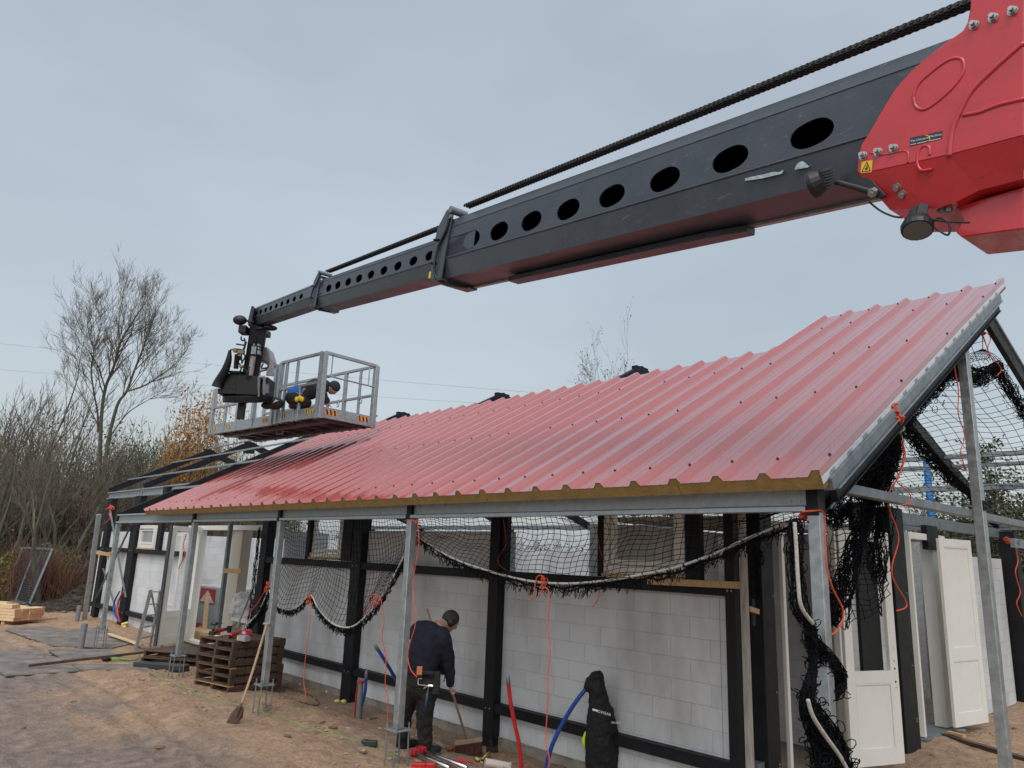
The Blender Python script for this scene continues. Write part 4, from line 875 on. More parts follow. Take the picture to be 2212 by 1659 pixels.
# --- sweeping man
mz=.0
Fr=gnd(q('R4',520,1545));dm=depth(Fr);print('man depth',dm,Fr)
def P4(x,y,dd=0): return atd(q('R4',x,y),dm+dd)
MN=thing('person',Fr,'person in navy sweater and black work trousers bending to sweep beside the block wall','person')
hipR=P4(545,985,.0);hipL=P4(400,965,.05);chest=P4(560,640,.15);
kneeR=P4(510,1250,.0);ankR=P4(515,1485,.02);kneeL=P4(345,1260,.12);ankL=P4(335,1470,.18)
shR=P4(665,640,.05);shL=P4(450,600,.35);elR=P4(703,840,.10);wrR=P4(716,1008,.16)
elL=P4(560,780,.45);wrL=P4(668,905,.42)
neck=P4(640,535,.28);hd_=P4(712,498,.36);fwd=nrm(HR*.62-ZU*.55+HF*.35)
body=MB();hair=MB();head(body,hair,hd_,fwd,nrm(ZU*.6+HR*.75),.105)
limb(body,[neck-HR*.02,hd_-fwd*.03-ZU*.03],[.062,.06])
hd2=nrm(wrR-elR);hand(body,wrR,hd2,nrm(HF*.2+HR*.9),curl=1.3);hand(body,wrL,nrm(wrL-elL),nrm(-HR*.3+ZU*-1+HF*.2),curl=1.3)
limb(body,[(hipR+hipL)/2,chest,neck],[.13,.15,.07]);limb(body,[shR,elR,wrR],[.055,.042,.03]);limb(body,[shL,elL,wrL],[.055,.042,.03])
limb(body,[hipR,kneeR,ankR],[.08,.058,.045]);limb(body,[hipL,kneeL,ankL],[.08,.058,.045])
remeshed(body,'body',skin,MN,.008,4)
remeshed(hair,'hair',hairm,MN,.012,3,.006)
sw=MB();pel=(hipR+hipL)/2
up_=nrm(chest-pel)
limb(sw,[pel+ZU*.12,lerp(pel,chest,.55)+ZU*.05,chest+ZU*.02,neck-HR*.05-ZU*.03],[.165,.18,.19,.085],18)
sw.ell(lerp(pel,P4(430,700,.1),.65),HR*.15,HF*.15,ZU*.22,16,10);sw.ell(P4(500,590,.22),HR*.16,HF*.17,ZU*.14,16,10)
limb(sw,[P4(620,600,.15),shR,elR,P4(712,985,.15)],[.10,.085,.067,.050],14);limb(sw,[P4(520,600,.25),shL,elL,wrL-nrm(wrL-elL)*.03],[.11,.10,.075,.052],14)
remeshed(sw,'sweater',navy,MN,.013,6,.03)
tr=MB()
limb(tr,[pel+ZU*.09,pel-ZU*.03],[.155,.16],16);limb(tr,[hipR,kneeR+ZU*.02,ankR+ZU*.02],[.13,.095,.082],14);limb(tr,[hipL,kneeL,ankL+ZU*.02],[.13,.095,.082],14)
remeshed(tr,'trousers',trou,MN,.013,5,.035)
for an,dx in ((ankR,.12),(ankL,.05)):
    mb=MB();g0=V3(an[0],an[1],G(an[0],an[1])+.03);dd=nrm(HR*.8+HF*.5);limb(mb,[g0+ZU*.05,g0-dd*.02,g0+dd*.10,g0+dd*.17],[.06,.05,.048,.036]);remeshed(mb,'boot',boot,MN,.012,3)
mb=MB();c=P4(600,985,-.06);mb.obox(c,HR*.045,ZU*.12,HF*.05);mb.obox(P4(440,965,-.10),HR*.075,ZU*.07,HF*.03);mb.obox(P4(470,905,-.12),HR*.16,ZU*.02,HF*.02);mb.build('tool_pouch',M('tool pouch',(.012,.012,.012),rough=.8),MN,bevel=.01)
mb=MB();t_=P4(460,970,-.14);mb.bar(t_+ZU*.02,t_-ZU*.04,.008,.008);mb.bar(t_+ZU*.025,t_+ZU*.025+HR*.04,.008,.008);mb.bar(t_-ZU*.04,t_-ZU*.045+HR*.1,.006,.006);mb.build('pouch_badge',M('grey badge',(.5,.5,.48),rough=.5),MN)
mb=MB();d_=HR*.55;mb.ell(hd_+HR*.015-HF*.075+ZU*-.01,HR*.045,HF*.03,ZU*.05,12,8);mb.tube([hd_+HR*(-.03)+nrm(HR*.4+ZU)*.13*math.sin(t)+HF*.085*-math.cos(t) for t in np.linspace(0,math.pi,9)],.010,6);mb.build('ear_defenders',blackp,MN,smooth=True)
HM=MB();a=P4(540,1010,-.14);b_=P4(515,1215,-.10);HM.tube([lerp(a,b_,.25),b_],[.014,.019],8);hm_=thing('claw_hammer',b_,"claw hammer hanging from the sweeping person's tool pouch",'hammer')
HM.build('handle',M('blue rubber grip',(.03,.07,.13),rough=.5),hm_,smooth=True);mb=MB();mb.tube([a,lerp(a,b_,.28)],.009,6);mb.tube(spl([a-HR*.05-ZU*.03,a,a+HR*.05],4),[.008]*4+[.014]*5,7);mb.build('hammer_head',chrome,hm_)
mb=MB();c=P4(470,890,-.17);mb.obox(c,HR*.03,ZU*.045,HF*.012);tag(mb.build('folding_rule',M('folding rule',(.5,.16,.07),rough=.5),bevel=.003),"orange folding rule sticking out of the sweeper's back pocket",'rule')
# broom
bt=onz(q('T7',970,480),-.1);print('broom',bt,depth(bt));db=depth(bt)
BR=thing('broom',bt,'wide yard broom with red-brown bristles held by the sweeping person','broom')
bl_=atd(q('T7',828,345),db);br_=atd(q('T7',1128,300),db-.02)
br_=bl_+nrm(V3(*(br_-bl_)[:2],0)*1.0+ZU*.0)*np.linalg.norm(br_-bl_)+ZU*(br_-bl_)[2]*1
mb=MB();mb.bar(bl_,br_,.06,.05);hb=mb.build('broom_head',M('broom wood',(.27,.19,.14),(.2,.14,.1),scale=12,rough=.8),BR,bevel=.006)
mb=MB();rs=random.Random(9)
for i in range(520):
    t=rs.random();o_=(rs.random()-.5)*.05;p=lerp(bl_,br_,.02+.96*t)-ZU*.02+HF*o_;mb.tube([p,p+V3((rs.random()-.5)*.02,(rs.random()-.5)*.02,-.09),p+V3((rs.random()-.5)*.045,(rs.random()-.5)*.045,-.145)],.0024,3)
mb.build('bristles',M('red-brown bristles',(.09,.025,.015),(.05,.014,.01),scale=30,rough=.8),BR)
top=P4(528,402,.62);mid=lerp(bl_,br_,.45)
mb=MB();mb.tube([mid+ZU*.0,top],.0145,9);mb.build('handle',M('broom handle',(.40,.24,.14),(.3,.18,.10),scale=9,rough=.6,stretch=(6,6,1)),BR,smooth=True)
# --- worker kneeling in the platform
DK=13.25
def P5(x,y,dd=0): return atd(q('T4',x,y),DK+dd)
base=P5(760,1090);W2=thing('person',base,'person in blue and black clothes with a dark cap crouching inside the raised work platform','person')
capm=M('dark knitted cap',(.03,.035,.045),rough=.9);dark2=M('charcoal jacket',(.022,.022,.028),(.03,.03,.038),scale=20,rough=.85);blue2=M('bright blue shirt',(.02,.12,.42),rough=.8)
body=MB();hc=P5(1235,835);head(body,None,hc,nrm(HR*.35-ZU*.9+HF*.1),nrm(HR*.9+ZU*.3),.10)
limb(body,[P5(1100,790,.05),hc-HR*.03],[.06,.055]);limb(body,[P5(1020,830,-.05),P5(1090,960,-.1),P5(1130,1090,-.1)],[.05,.042,.03]);hand(body,P5(1135,1100,-.1),-ZU,HR,curl=.5)
limb(body,[P5(640,960),P5(850,860),P5(1060,800)],[.13,.14,.12]);limb(body,[P5(640,980),P5(760,1080),P5(560,1120)],[.08,.06,.05])
limb(body,[P5(1040,850,.2),P5(1080,980,.2),P5(1150,1060,.2)],[.05,.042,.03]);hand(body,P5(1155,1065,.2),-ZU,HR,curl=.5)
remeshed(body,'body',skin,W2,.009,4)
mb=MB();f_=nrm(HR*.35-ZU*.9);mb.ell(hc-f_*.025+HR*.028+ZU*.012,nrm(HR+ZU*.35)*.105,HF*.095,f_*.112,16,10);remeshed(mb,'cap',capm,W2,.012,3)
mb=MB();limb(mb,[P5(830,900),P5(960,830),P5(1080,800)],[.15,.175,.13],16);limb(mb,[P5(1030,820,-.1),P5(1085,950,-.1),P5(1125,1050,-.1)],[.085,.068,.05]);limb(mb,[P5(1040,830,.2),P5(1080,960,.2),P5(1140,1030,.2)],[.085,.068,.05]);remeshed(mb,'jacket',dark2,W2,.014,4,.02)
mb=MB();limb(mb,[P5(600,930),P5(720,890),P5(830,890)],[.13,.135,.14],16);remeshed(mb,'shirt',blue2,W2,.014,4,.02)
mb=MB();limb(mb,[P5(600,980),P5(700,1000)],[.15,.14],16);limb(mb,[P5(620,1000,-.1),P5(780,1030,-.1),P5(800,1090,-.1),P5(580,1110,-.1)],[.12,.09,.08,.06]);limb(mb,[P5(620,1000,.15),P5(780,1030,.15),P5(800,1090,.15),P5(580,1110,.15)],[.12,.09,.08,.06]);remeshed(mb,'trousers',trou,W2,.014,4,.02)
mb=MB()
for c in ((700,990),(650,1010),(735,1010)): mb.ell(P5(*c,-.2),HR*.04,HF*.04,ZU*.05,10,7)
mb.build('yellow_glove',yel,W2,smooth=True)
# black bag on the platform
mb=MB();c=atd(q('T4',300,1075),13.1);mb.ell(c,HR*.16,HF*.14,ZU*.115,16,10);mb.ell(c-HR*.14-ZU*.05,HR*.10,HF*.12,ZU*.06,12,8)
bg_=remeshed(mb,'kit_bag',M('black nylon bag',(.012,.012,.013),rough=.6),None,.015,4,.02);tag(bg_,'rounded black kit bag with a white mark on the platform floor','bag')
mb=MB();c2=c-HF*.15+HR*.04+ZU*.01;mb.prism([c2,c2+HR*.02+ZU*.04,c2+HR*.035+ZU*.015,c2+HR*.08+ZU*.02,c2+HR*.03-ZU*.005,c2-HR*.03-ZU*.03],-HF*.003)
m_=mb.build('white_mark',M('white mark',(.6,.6,.6),rough=.5),bg_)
# ================================================================== NETS, ROPES, CORDS
def lines_mesh(mb,P,nu,nv,r,ucl=True,vcl=True):
    pts=[[P(i/nu,j/nv) for j in range(nv+1)] for i in range(nu+1)]
    for i in range(nu+1): mb.tube(pts[i],r,3,cap=False)
    for j in range(nv+1): mb.tube([pts[i][j] for i in range(nu+1)],r,3,cap=False)
def fringe(mb,C,n,drop,r,rs,th=.03):
    # ragged loops hanging below a rope curve C(t)
    for row in range(3):
        P=[]
        for i in range(n*4+1):
            t=i/(n*4);ph=i%4;c=C(t);dz=(0,.6,1,.6)[ph]*drop*(.55+.6*rs.random())*(1-.22*row)
            P.append(c+V3((rs.random()-.5)*th*2,(rs.random()-.5)*.03,-dz-.01*row))
        mb.tube(P,r,3,cap=False)
    for i in range(n*2):
        t=rs.random();c=C(t);c2=C(min(1,t+.03*rs.random()));l=drop*(.5+.6*rs.random())
        mb.tube([c,c+V3(.01,0,-l*.6),(c+c2)/2+V3(0,0,-l),c2],r,3,cap=False)
def curve_y(ptsx,k_,x0):
    P=[onx(q(k,a,b_),x0) for k,a,b_ in ptsx];S=spl(P,8);D=[0]
    for i in range(1,len(S)): D.append(D[-1]+np.linalg.norm(S[i]-S[i-1]))
    D=np.array(D)/D[-1];S=np.array(S)
    return lambda t:V3(*[np.interp(t,D,S[:,j]) for j in range(3)])
XN=5.12
rs=random.Random(11)
ropeA=curve_y([('Q1',60,330),('Q1',150,375),('Q1',400,530),('Q1',700,640),('Q1',1000,715),('Q1',1300,740),('Q1',1600,720),('Q1',1900,670),('Q3',1050,1165),('Q3',1300,1080),('Q3',1500,990),('Q3',1700,905),('Q3',1880,835)],0,XN)
def netA(u,v):
    b_=ropeA(u);t=V3(XN,6.85+(2.42-6.85)*u,2.60);p=lerp(t,b_,v)
    pinch=math.exp(-((v-.52)/.16)**2)
    p=p+V3(.10*math.sin(v*math.pi)+.03*math.sin(u*23+v*3),.035*math.sin(v*9+u*4)+ .04*pinch*math.sin(u*6),.012*math.sin(u*60)-.05*pinch*math.cos(u*3.0))
    return p
NA=thing('safety_net',ropeA(.5),'black safety net sagging under the near eave with a long pale rope','safety net','black safety nets')
mb=MB();lines_mesh(mb,netA,60,13,.0030);mb.build('netting',netm,NA)
mb=MB();fringe(mb,ropeA,60,.125,.0034,rs);mb.tube([ropeA(t)+V3(.03,0,-.03+.01*math.sin(t*70)) for t in np.linspace(.0,1,90)],.0095,5);mb.tube([ropeA(t)+V3(.0,0,-.05+.015*math.sin(t*90)) for t in np.linspace(.1,.95,90)],.007,4);mb.build('net_fringe',netm,NA)
mb=MB();mb.tube([ropeA(t) for t in np.linspace(0,1,70)],.0115,8);rp=mb.build('edge_rope',ropew,NA,smooth=True)
mb=MB()
for t in np.linspace(.03,.97,34):
    c=ropeA(t);mb.tube([c+V3(-.012,.01,.012),c+V3(-.013,-.012,-.012)],.004,4)
mb.build('rope_lashing',netm,NA)
pB=[('Q2',862,790),('Q2',930,915),('Q2',1030,942),('Q2',1110,905),('Q2',1190,832),('Q2',1255,945),('Q2',1350,1045),('Q2',1450,1085),('Q2',1540,1070),('Q2',1650,975),('Q2',1735,872),('Q2',1810,745),('Q2',1880,620),('Q2',1930,520)]
ropeB=curve_y(pB,0,XN)
def netB(u,v):
    b_=ropeB(u);t=V3(XN,lerp([10.35],[6.95],u)[0],2.60);p=lerp(t,b_,v)
    return p+V3(.12*math.sin(v*math.pi)+.03*math.sin(u*19+v*2),.03*math.sin(v*8+u*9),.012*math.sin(u*47+v*5))
NB=thing('safety_net',ropeB(.5),'black safety net hanging in scallops tied with orange cord between middle posts','safety net','black safety nets')
mb=MB();lines_mesh(mb,netB,50,19,.0031);mb.build('netting',netm,NB)
mb=MB();fringe(mb,ropeB,52,.11,.0036,rs);fringe(mb,lambda t:ropeB(t)+V3(.02,0,-.02),30,.07,.004,rs);mb.build('net_fringe',netm,NB)
mb=MB();mb.tube([ropeB(t) for t in np.linspace(0,1,90)],.0115,8);mb.build('edge_rope',ropew,NB,smooth=True)
# strands gathered at the left side of that net
def bunch(mb,path,rad,n,r,rs,wig=.35,loops=0):
    P=spl(path,6);m=len(P);R=np.interp(np.linspace(0,1,m),np.linspace(0,1,len(rad)),rad)
    for k in range(n):
        o=np.array([rs.gauss(0,.5) for _ in range(3)]);out=[]
        for i in range(m):
            o=o+np.array([rs.gauss(0,wig) for _ in range(3)]);L_=np.linalg.norm(o);o=o/max(1,L_)
            out.append(P[i]+o*R[i])
        mb.tube(out,r,3,cap=False)
    for k in range(loops):
        i=rs.randrange(m);c=P[i]+np.array([rs.gauss(0,.6) for _ in range(3)])*R[i];a=nrm([rs.gauss(0,1) for _ in range(3)]);b_=nrm(np.cross(a,[rs.gauss(0,1) for _ in range(3)]));s=.018+.03*rs.random()
        mb.tube([c+a*s*math.cos(t)+b_*s*.7*math.sin(t) for t in np.linspace(0,2*math.pi*.9,8)],r,3,cap=False)
mb=MB()
bunch(mb,[onx(q('Q2',*p),5.3) for p in ((788,300),(765,500),(742,700),(725,900),(700,1090))],[.03,.03,.04,.05,.04],14,.0036,rs,.3,20)
bunch(mb,[onx(q('Q2',*p),5.2) for p in ((862,790),(850,880),(800,960),(760,1020),(700,1090))],[.05,.07,.06,.05,.03],22,.0036,rs,.35,40)
mb.build('gathered_netting',netm,NB)
mb=MB();mb.tube(spl([onx(q('Q2',*p),5.17) for p in ((850,800),(820,880),(760,990),(690,1060))],6),.0115,8);mb.build('edge_rope',ropew,NB,smooth=True)
# gable net: gathered masses along the rafters, curtain, wrap round the corner post
YN=2.52
def gy(k,x,y,yy=YN): return ony(q(k,x,y),yy)
NC=thing('safety_net',gy('T2',1100,600),'heavy black safety net bunched under the gable rafters and twisted around the corner post','safety net','black safety nets')
mb=MB()
bunch(mb,[gy('R7',*p) for p in ((1230,1100),(1330,960),(1460,830),(1560,720),(1640,690))],[.11,.14,.15,.13,.12],85,.004,rs,.4,220)
bunch(mb,[gy('R7',*p) for p in ((1560,700),(1700,720),(1820,770),(1960,720),(2010,680))],[.12,.11,.12,.10,.07],60,.004,rs,.4,160)
bunch(mb,[gy('R7',*p) for p in ((1990,690),(2080,820),(2150,940),(2230,1080),(2330,1260))],[.08,.09,.08,.08,.08],40,.004,rs,.4,120)
bunch(mb,[gy('R7',*p) for p in ((1245,1160),(1370,1290),(1480,1410),(1590,1530),(1720,1640),(1850,1760))],[.05,.06,.06,.06,.05,.05],36,.004,rs,.4,120)
mb.build('rafter_bundle',netm,NC)
mb=MB()
for a,b_,w1_,w2_,n in (((1180,1140),(850,1560),.10,.12,60),((1170,1200),(960,1640),.10,.16,70),((1160,1260),(1050,1659),.08,.12,60),((1080,1230),(830,1600),.12,.10,50)):
    bunch(mb,[gy('R7',*lerp(a,b_,t)) for t in (0,.33,.66,1)],[w1_,w2_,w2_,w2_],n,.004,rs,.4,70)
mb.build('hanging_bundle',netm,NC)
mb=MB()
bunch(mb,[gy('Q0',*p) for p in ((980,440),(960,600),(880,850),(800,1100),(720,1330),(700,1440))],[.07,.06,.08,.10,.07,.04],60,.0038,rs,.3,60)
bunch(mb,[gy('Q0',*p) for p in ((900,440),(800,560),(740,620),(660,600))],[.10,.09,.08,.05],26,.0038,rs,.4,30)
bunch(mb,[gy('Q0',*p) for p in ((1060,440),(1050,700),(1040,900),(1060,1100))],[.08,.07,.09,.06],34,.0038,rs,.3,40)
def cur(u,v):
    t=gy('Q0',760+390*u,460);bx=[690,770,860,930,1000,1050,1110,1170];by=[1440,1485,1470,1420,1360,1385,1300,1230]
    b_=gy('Q0',float(np.interp(u*7,range(8),bx)),float(np.interp(u*7,range(8),by)))
    return lerp(t,b_,v)+V3(.03*math.sin(u*14),.05*math.sin(u*11+v*4),.02*math.sin(u*30+v*9))+V3(*[rs.gauss(0,.008) for _ in range(3)])
lines_mesh(mb,cur,15,20,.0038);mb.build('hanging_curtain',netm,NC)
mb=MB();yc=2.2
bunch(mb,[gy('Q0',*p,yc) for p in ((400,640),(375,800),(390,1100),(430,1350),(520,1500))],[.035,.035,.04,.04,.03],18,.0036,rs,.35,30)
bunch(mb,[gy('Q0',*p,yc) for p in ((440,640),(450,800),(465,1100),(490,1350),(530,1500))],[.03,.025,.02,.03,.03],9,.0036,rs,.35,20)
W_=[(530,570),(540,660),(620,760),(700,860),(760,960),(730,1060),(700,1100)]
bunch(mb,[gy('R6',*p,2.24) for p in W_],[.035,.045,.06,.06,.05,.035,.02],50,.0038,rs,.35,90)
bunch(mb,[gy('R6',*p,2.22) for p in ((535,640),(545,860),(520,1000),(500,1150),(540,1300),(620,1450),(690,1600),(700,1750))],[.03,.025,.04,.05,.06,.08,.09,.08],60,.0038,rs,.35,120)
bunch(mb,[gy('R6',*p,2.22) for p in ((560,1180),(640,1290),(740,1450),(800,1600),(840,1700))],[.03,.04,.045,.04,.04],30,.0038,rs,.35,60)
bunch(mb,[gy('R6',*p,2.22) for p in ((570,1350),(580,1500),(600,1700))],[.03,.05,.06],25,.0038,rs,.35,30)
mb.build('post_wrap',netm,NC)
for pts,yy in (([('Q0',400,650),('Q0',413,850),('Q0',430,1150),('Q0',455,1320),('Q0',545,1450)],2.15),([('R6',505,1120),('R6',545,1250),('R6',640,1400),('R6',760,1570),('R6',830,1700)],2.12)):
    mb=MB();mb.tube(spl([gy(*p,yy) for p in pts],8),.012,8);mb.build('edge_rope',ropew,NC,smooth=True)
for pts in ([(1065,200),(980,300),(880,460),(700,620),(500,900)],[(1060,215),(1150,280),(1250,360),(1180,420),(1195,480)],[(1040,250),(960,240),(1000,300),(1080,260)]):
    mb=MB();mb.tube(spl([gy('T2',*p,2.42) for p in pts],8),.011,8);mb.build('edge_rope',ropew,NC,smooth=True)
# net sheet stretched under the far roof slope
nR=(.33,0,1);kR=5.14+.33*9.7
def sheet(u,v):
    x=9.9+6.1*u;y=2.4+12.*v;return V3(x+.04*math.sin(v*20),y+.05*math.sin(u*12),kR-.33*x-.10*math.sin(u*math.pi)-.06*math.sin(v*38)**2+.02*math.sin(u*40))
ND=thing('safety_net',(13,8,3.9),'thin black net sheet stretched under the open far roof slope','safety net','black safety nets')
mb=MB();lines_mesh(mb,sheet,42,78,.0042);mb.build('netting',netm,ND)
NE=thing('safety_net',gy('T1',1490,1190),'small tuft of black net tied up at the gable peak','safety net','black safety nets')
mb=MB();apx=gy('T1',1500,1190)
for x in range(1130,1860,50):
    t=(x-1130)/730;mb.tube([apx,lerp(apx,gy('T1',x,1330),.6)+V3(0,0,-.02*math.sin(t*3)),gy('T1',x,1400)],.0035,3)
for v in (.45,.7,.9): mb.tube([lerp(apx,gy('T1',x,1380),v)+V3(0,0,.01*math.sin(x)) for x in range(1130,1860,40)],.0035,3)
mb.build('netting',netm,NE)
mb=MB();bunch(mb,[ony(q('Q0',*p),3.7) for p in ((90,850),(110,930),(100,1050),(105,1150),(115,1240))],[.05,.05,.02,.03,.03],12,.004,rs,.35,14)
tag(mb.build('net_tail',netm),'short knotted tail of black net hanging beside the black corner column','net')
# orange cords
def cord(pts,plane,val,label,r=.005,knots=()):
    f=(lambda p:onx(q(*p),val)) if plane=='x' else (lambda p:ony(q(*p),val))
    P=[f(p) for p in pts];mb=MB();mb.tube(spl(P,6),r,6)
    for kx in knots:
        c=f(kx)
        for _ in range(9):
            a=nrm([rs.gauss(0,1) for _ in range(3)]);b_=nrm(np.cross(a,[rs.gauss(0,1) for _ in range(3)]));s=r*(2.2+2.5*rs.random());c2=c+V3(*[rs.gauss(0,r*1.8) for _ in range(3)])
            mb.tube([c2+a*s*math.cos(t)+b_*s*math.sin(t) for t in np.linspace(0,5,8)],r*.9,5)
    return tag(mb.build('orange_cord',orange,smooth=True),label,'cord','orange tie cords')
cord([('Q1',38,242),('Q1',90,238),('Q1',135,262),('Q1',146,330),('Q1',148,450),('Q1',118,620),('Q1',100,760),('Q1',122,960),('Q1',118,1080),('Q1',75,1220),('Q1',62,1320),('Q1',85,1420),('Q1',135,1478)],'x',4.83,'long orange cord tied to the top of the post in front of the sweeping person',.0050,[('Q1',130,258)])
cord([('Q1',1005,866),('Q1',1050,860),('Q1',1065,760),('Q1',1085,685),('Q1',1125,680),('Q1',1132,730),('Q1',1130,770),('Q1',1095,850)],'x',5.08,'short looped orange cord knotted round the pale rope at mid sag',.0050,[('Q1',1135,700),('Q1',1130,755)])
cord([('Q1',1135,760),('Q1',1175,800),('Q1',1183,880),('Q1',1168,1080),('Q1',1187,1280),('Q1',1167,1480),('Q1',1170,1640),('R5',522,1350),('R5',520,1450),('R5',548,1600),('R5',520,1700)],'x',5.08,'orange cord hanging from the pale rope down to the blue pipe',.005)
cord([('R3',1185,290),('R3',1190,480),('R3',1160,700),('R3',1135,950),('R3',1150,1080),('R3',1135,1145)],'x',5.1,'thin orange cord hanging straight from the first scallop knot to the sand',.0048,[('R3',1180,300),('R3',1170,340)])
cord([('R3',1640,440),('R3',1655,310),('R3',1710,290),('R3',1745,330),('R3',1770,500),('R3',1755,620),('R3',1785,800),('R3',1780,1000),('R3',1805,1150),('R3',1785,1410)],'x',5.1,'thin orange cord hanging left of the sweeping person from the scalloped net',.0048,[('R3',1715,330),('R3',1700,370)])
cord([('Q0',462,566),('Q0',540,560),('Q0',618,562),('Q0',640,650),('Q0',642,850),('Q0',655,1010),('Q0',700,1170),('Q0',775,1320),('Q0',782,1410),('Q0',740,1500),('Q0',692,1538)],'y',2.22,'orange cord tied round the top of the near corner post and curving down beside it',.0066)
cord([('Q0',480,600),('Q0',440,625),('Q0',380,655)],'y',2.35,'short orange cord tying the pale rope end under the eave corner',.006,[('Q0',470,600)])
cord([('Q0',1250,5),('Q0',1275,120),('Q0',1250,220),('Q0',1205,320),('Q0',1290,400),('Q0',1322,460),('Q0',1300,500),('Q0',1245,515)],'y',2.2,'orange cord with a curled end hanging over the grey gable tie beam',.0050)
cord([('Q0',1240,5),('Q0',1262,110),('Q0',1240,230),('Q0',1200,325),('Q0',1150,405),('Q0',1148,540),('Q0',1200,680),('Q0',1220,800),('Q0',1172,980),('Q0',1180,1100),('Q0',1268,1250),('Q0',1280,1320),('Q0',1205,1350)],'y',2.36,'thick orange cord hanging in curves across the black gable column',.0062)
cord([('R7',1175,990),('R7',1185,1050),('R7',1200,1110),('R7',1240,1140)],'y',2.1,'fat orange knot holding the net to the middle of the gable rafter',.009,[('R7',1180,1020),('R7',1185,1050),('R7',1195,1080)])
cord([('R7',1600,500),('R7',1625,540),('R7',1655,600),('R7',1668,720),('R7',1695,880),('R7',1692,1050),('R7',1735,1190),('R7',1740,1260),('R7',1712,1350),('R7',1735,1450),('R7',1765,1508)],'y',2.12,'orange cord running down the face of the galvanised gable post',.0050,[('R7',1610,530)])
cord([('T1',1470,760),('T1',1490,910),('T1',1500,1190)],'y',2.3,'doubled orange cord lifting the net to the gable peak',.0050,[('T1',1490,910),('T1',1495,930)])
cord([('T1',1500,940),('T1',1580,1180),('T1',1650,1340),('T1',1780,1470),('T1',1815,1570),('T1',1740,1659)],'y',2.28,'orange cord trailing down from the knot at the gable peak',.0050)
cord([('T1',1535,900),('T1',1610,950),('T1',1632,1040),('T1',1590,1150),('T1',1590,1280),('T1',1650,1340)],'y',2.26,'looped orange cord beside the knot at the gable peak',.0050)
cord([('Q0',2140,825),('Q0',2165,950),('Q0',2145,1050),('Q0',2182,1200),('Q0',2155,1290),('Q0',2195,1390)],'y',3.6,'orange cord hanging down the black column at the far right corner',.009,[('Q0',2090,795)])
cord([('R2',835,232),('R2',885,215),('R2',862,262),('R2',870,300),('R2',828,342)],'x',6.4,'orange cord end at the top of the far corner column',.014,[('R2',878,215)])
cord([('R2',1472,425),('R2',1448,520),('R2',1458,590),('R2',1412,700)],'x',5.9,'thin orange cord hanging in front of the open far door',.009)
cord([('R2',2115,800),('R2',2100,860),('R2',2030,980),('R2',1960,1070),('R2',1925,1180)],'x',5.16,'orange cord knotted at the left end of the scalloped net',.0050,[('R2',2115,820),('R2',2110,850),('R2',2105,870)])
cord([('Q3',530,870),('Q3',548,1020),('Q3',590,1120),('Q3',612,1190)],'x',6.5,'thin orange cord hanging beside the near window frame',.005)
cord([('Q1',815,230),('Q1',830,330),('Q1',835,440),('Q1',780,530),('Q1',785,590),('Q1',850,640)],'x',6.55,'thin orange cord curling off the wide black wall post',.005)
cord([('Q1',1578,770),('Q1',1565,860),('Q1',1520,925)],'x',5.2,'short orange cord end dangling under the pale rope right of the knot',.0045)
# ================================================================== PROPS
def PIX(k,pts): return [gnd(q(k,*p)) for p in pts]
# ground boards
def board(k,pts,label,z=.03,th=.02,mat=platewood):
    P=[onz(q(k,*p),z) for p in pts];mb=MB();mb.prism([p-ZU*th for p in P],ZU*th);return tag(mb.build('ply_board',mat),label,'board','muddy boards laid on the sand')
board('T5',[(-380,1120),(105,1445),(1370,1350),(1080,1165),(700,1030),(0,1000)],'large muddy grey board nearest the left edge of the yard')
board('T5',[(100,650),(890,915),(1940,960),(2300,880),(1750,600),(1130,650),(880,595),(160,600)],'long wet grey board beside the pale timber pack',.035)
board('T5',[(830,990),(1085,1165),(2100,1095),(1900,985)],'sand-covered brown board under the long rusty bar',.045)
board('T5',[(1235,1240),(1375,1340),(2550,1325),(2600,1250)],'narrow brown board in front of the low pallets',.04)
board('R2',[(1080,1495),(1210,1540),(1200,1500),(1140,1480)],'small brown board end beside the black tray',.07,.04)
# long bar and plank
mb=MB();mb.bar(onz(q('T5',490,1275),.08),onz(q('R2',1590,1308),.13),.03,.045);tag(mb.build('steel_bar',rust,bevel=.003),'long rusty steel bar lying across the boards','bar')
mb=MB();mb.bar(onz(q('R2',862,1215),.10),onz(q('R2',1110,1302),.08),.09,.03);tag(mb.build('timber_plank',pine,bevel=.003),'pale narrow plank lying beside the stepladder','plank')
# pipes
for k,b_,h,r,lab in (('R2',(637,1338),.50,.058,'short grey drain pipe with a pale rim standing by the far veranda post'),('R2',(608,1118),.42,.055,'far grey drain pipe stub beside the leaning steel post')):
    c=gnd(q(k,*b_));mb=MB();mb.tube([c-ZU*.1,c+ZU*h*.75],r,18);mb.tube([c+ZU*h*.75,c+ZU*h],r*1.1,18);o=mb.build('drain_pipe',greyp,smooth=False);tag(o,lab,'pipe','grey drain pipes')
c=gnd(q('R3',1570,1262));mb=MB();top=atd(q('R3',1588,985),depth(c));mb.tube([c-ZU*.1,top],.038,16);o=mb.build('conduit_pipe',greyp);tag(o,'grey conduit with a red cap between thin red and blue pipes','pipe')
mb=MB();mb.tube([top-ZU*.01,top+ZU*.03],.043,16);mb.build('cap',redp,o)
dc=depth(c)
def pipe(pts,r,mat,label,dps,tip=None,name='pipe'):
    P=spl([atd(q(*p),d_) for p,d_ in zip(pts,dps)],8);mb=MB();mb.tube(P,r,10);o=mb.build(name,mat,smooth=True);tag(o,label,'pipe')
    if tip: mb=MB();d_=nrm(P[0]-P[1]);mb.tube([P[0]-d_*.01,P[0]+d_*.06,P[0]+d_*.10],[r*1.08,r*1.0,r*.55],10);mb.build('taped_end',greyp,o,smooth=True)
    return o
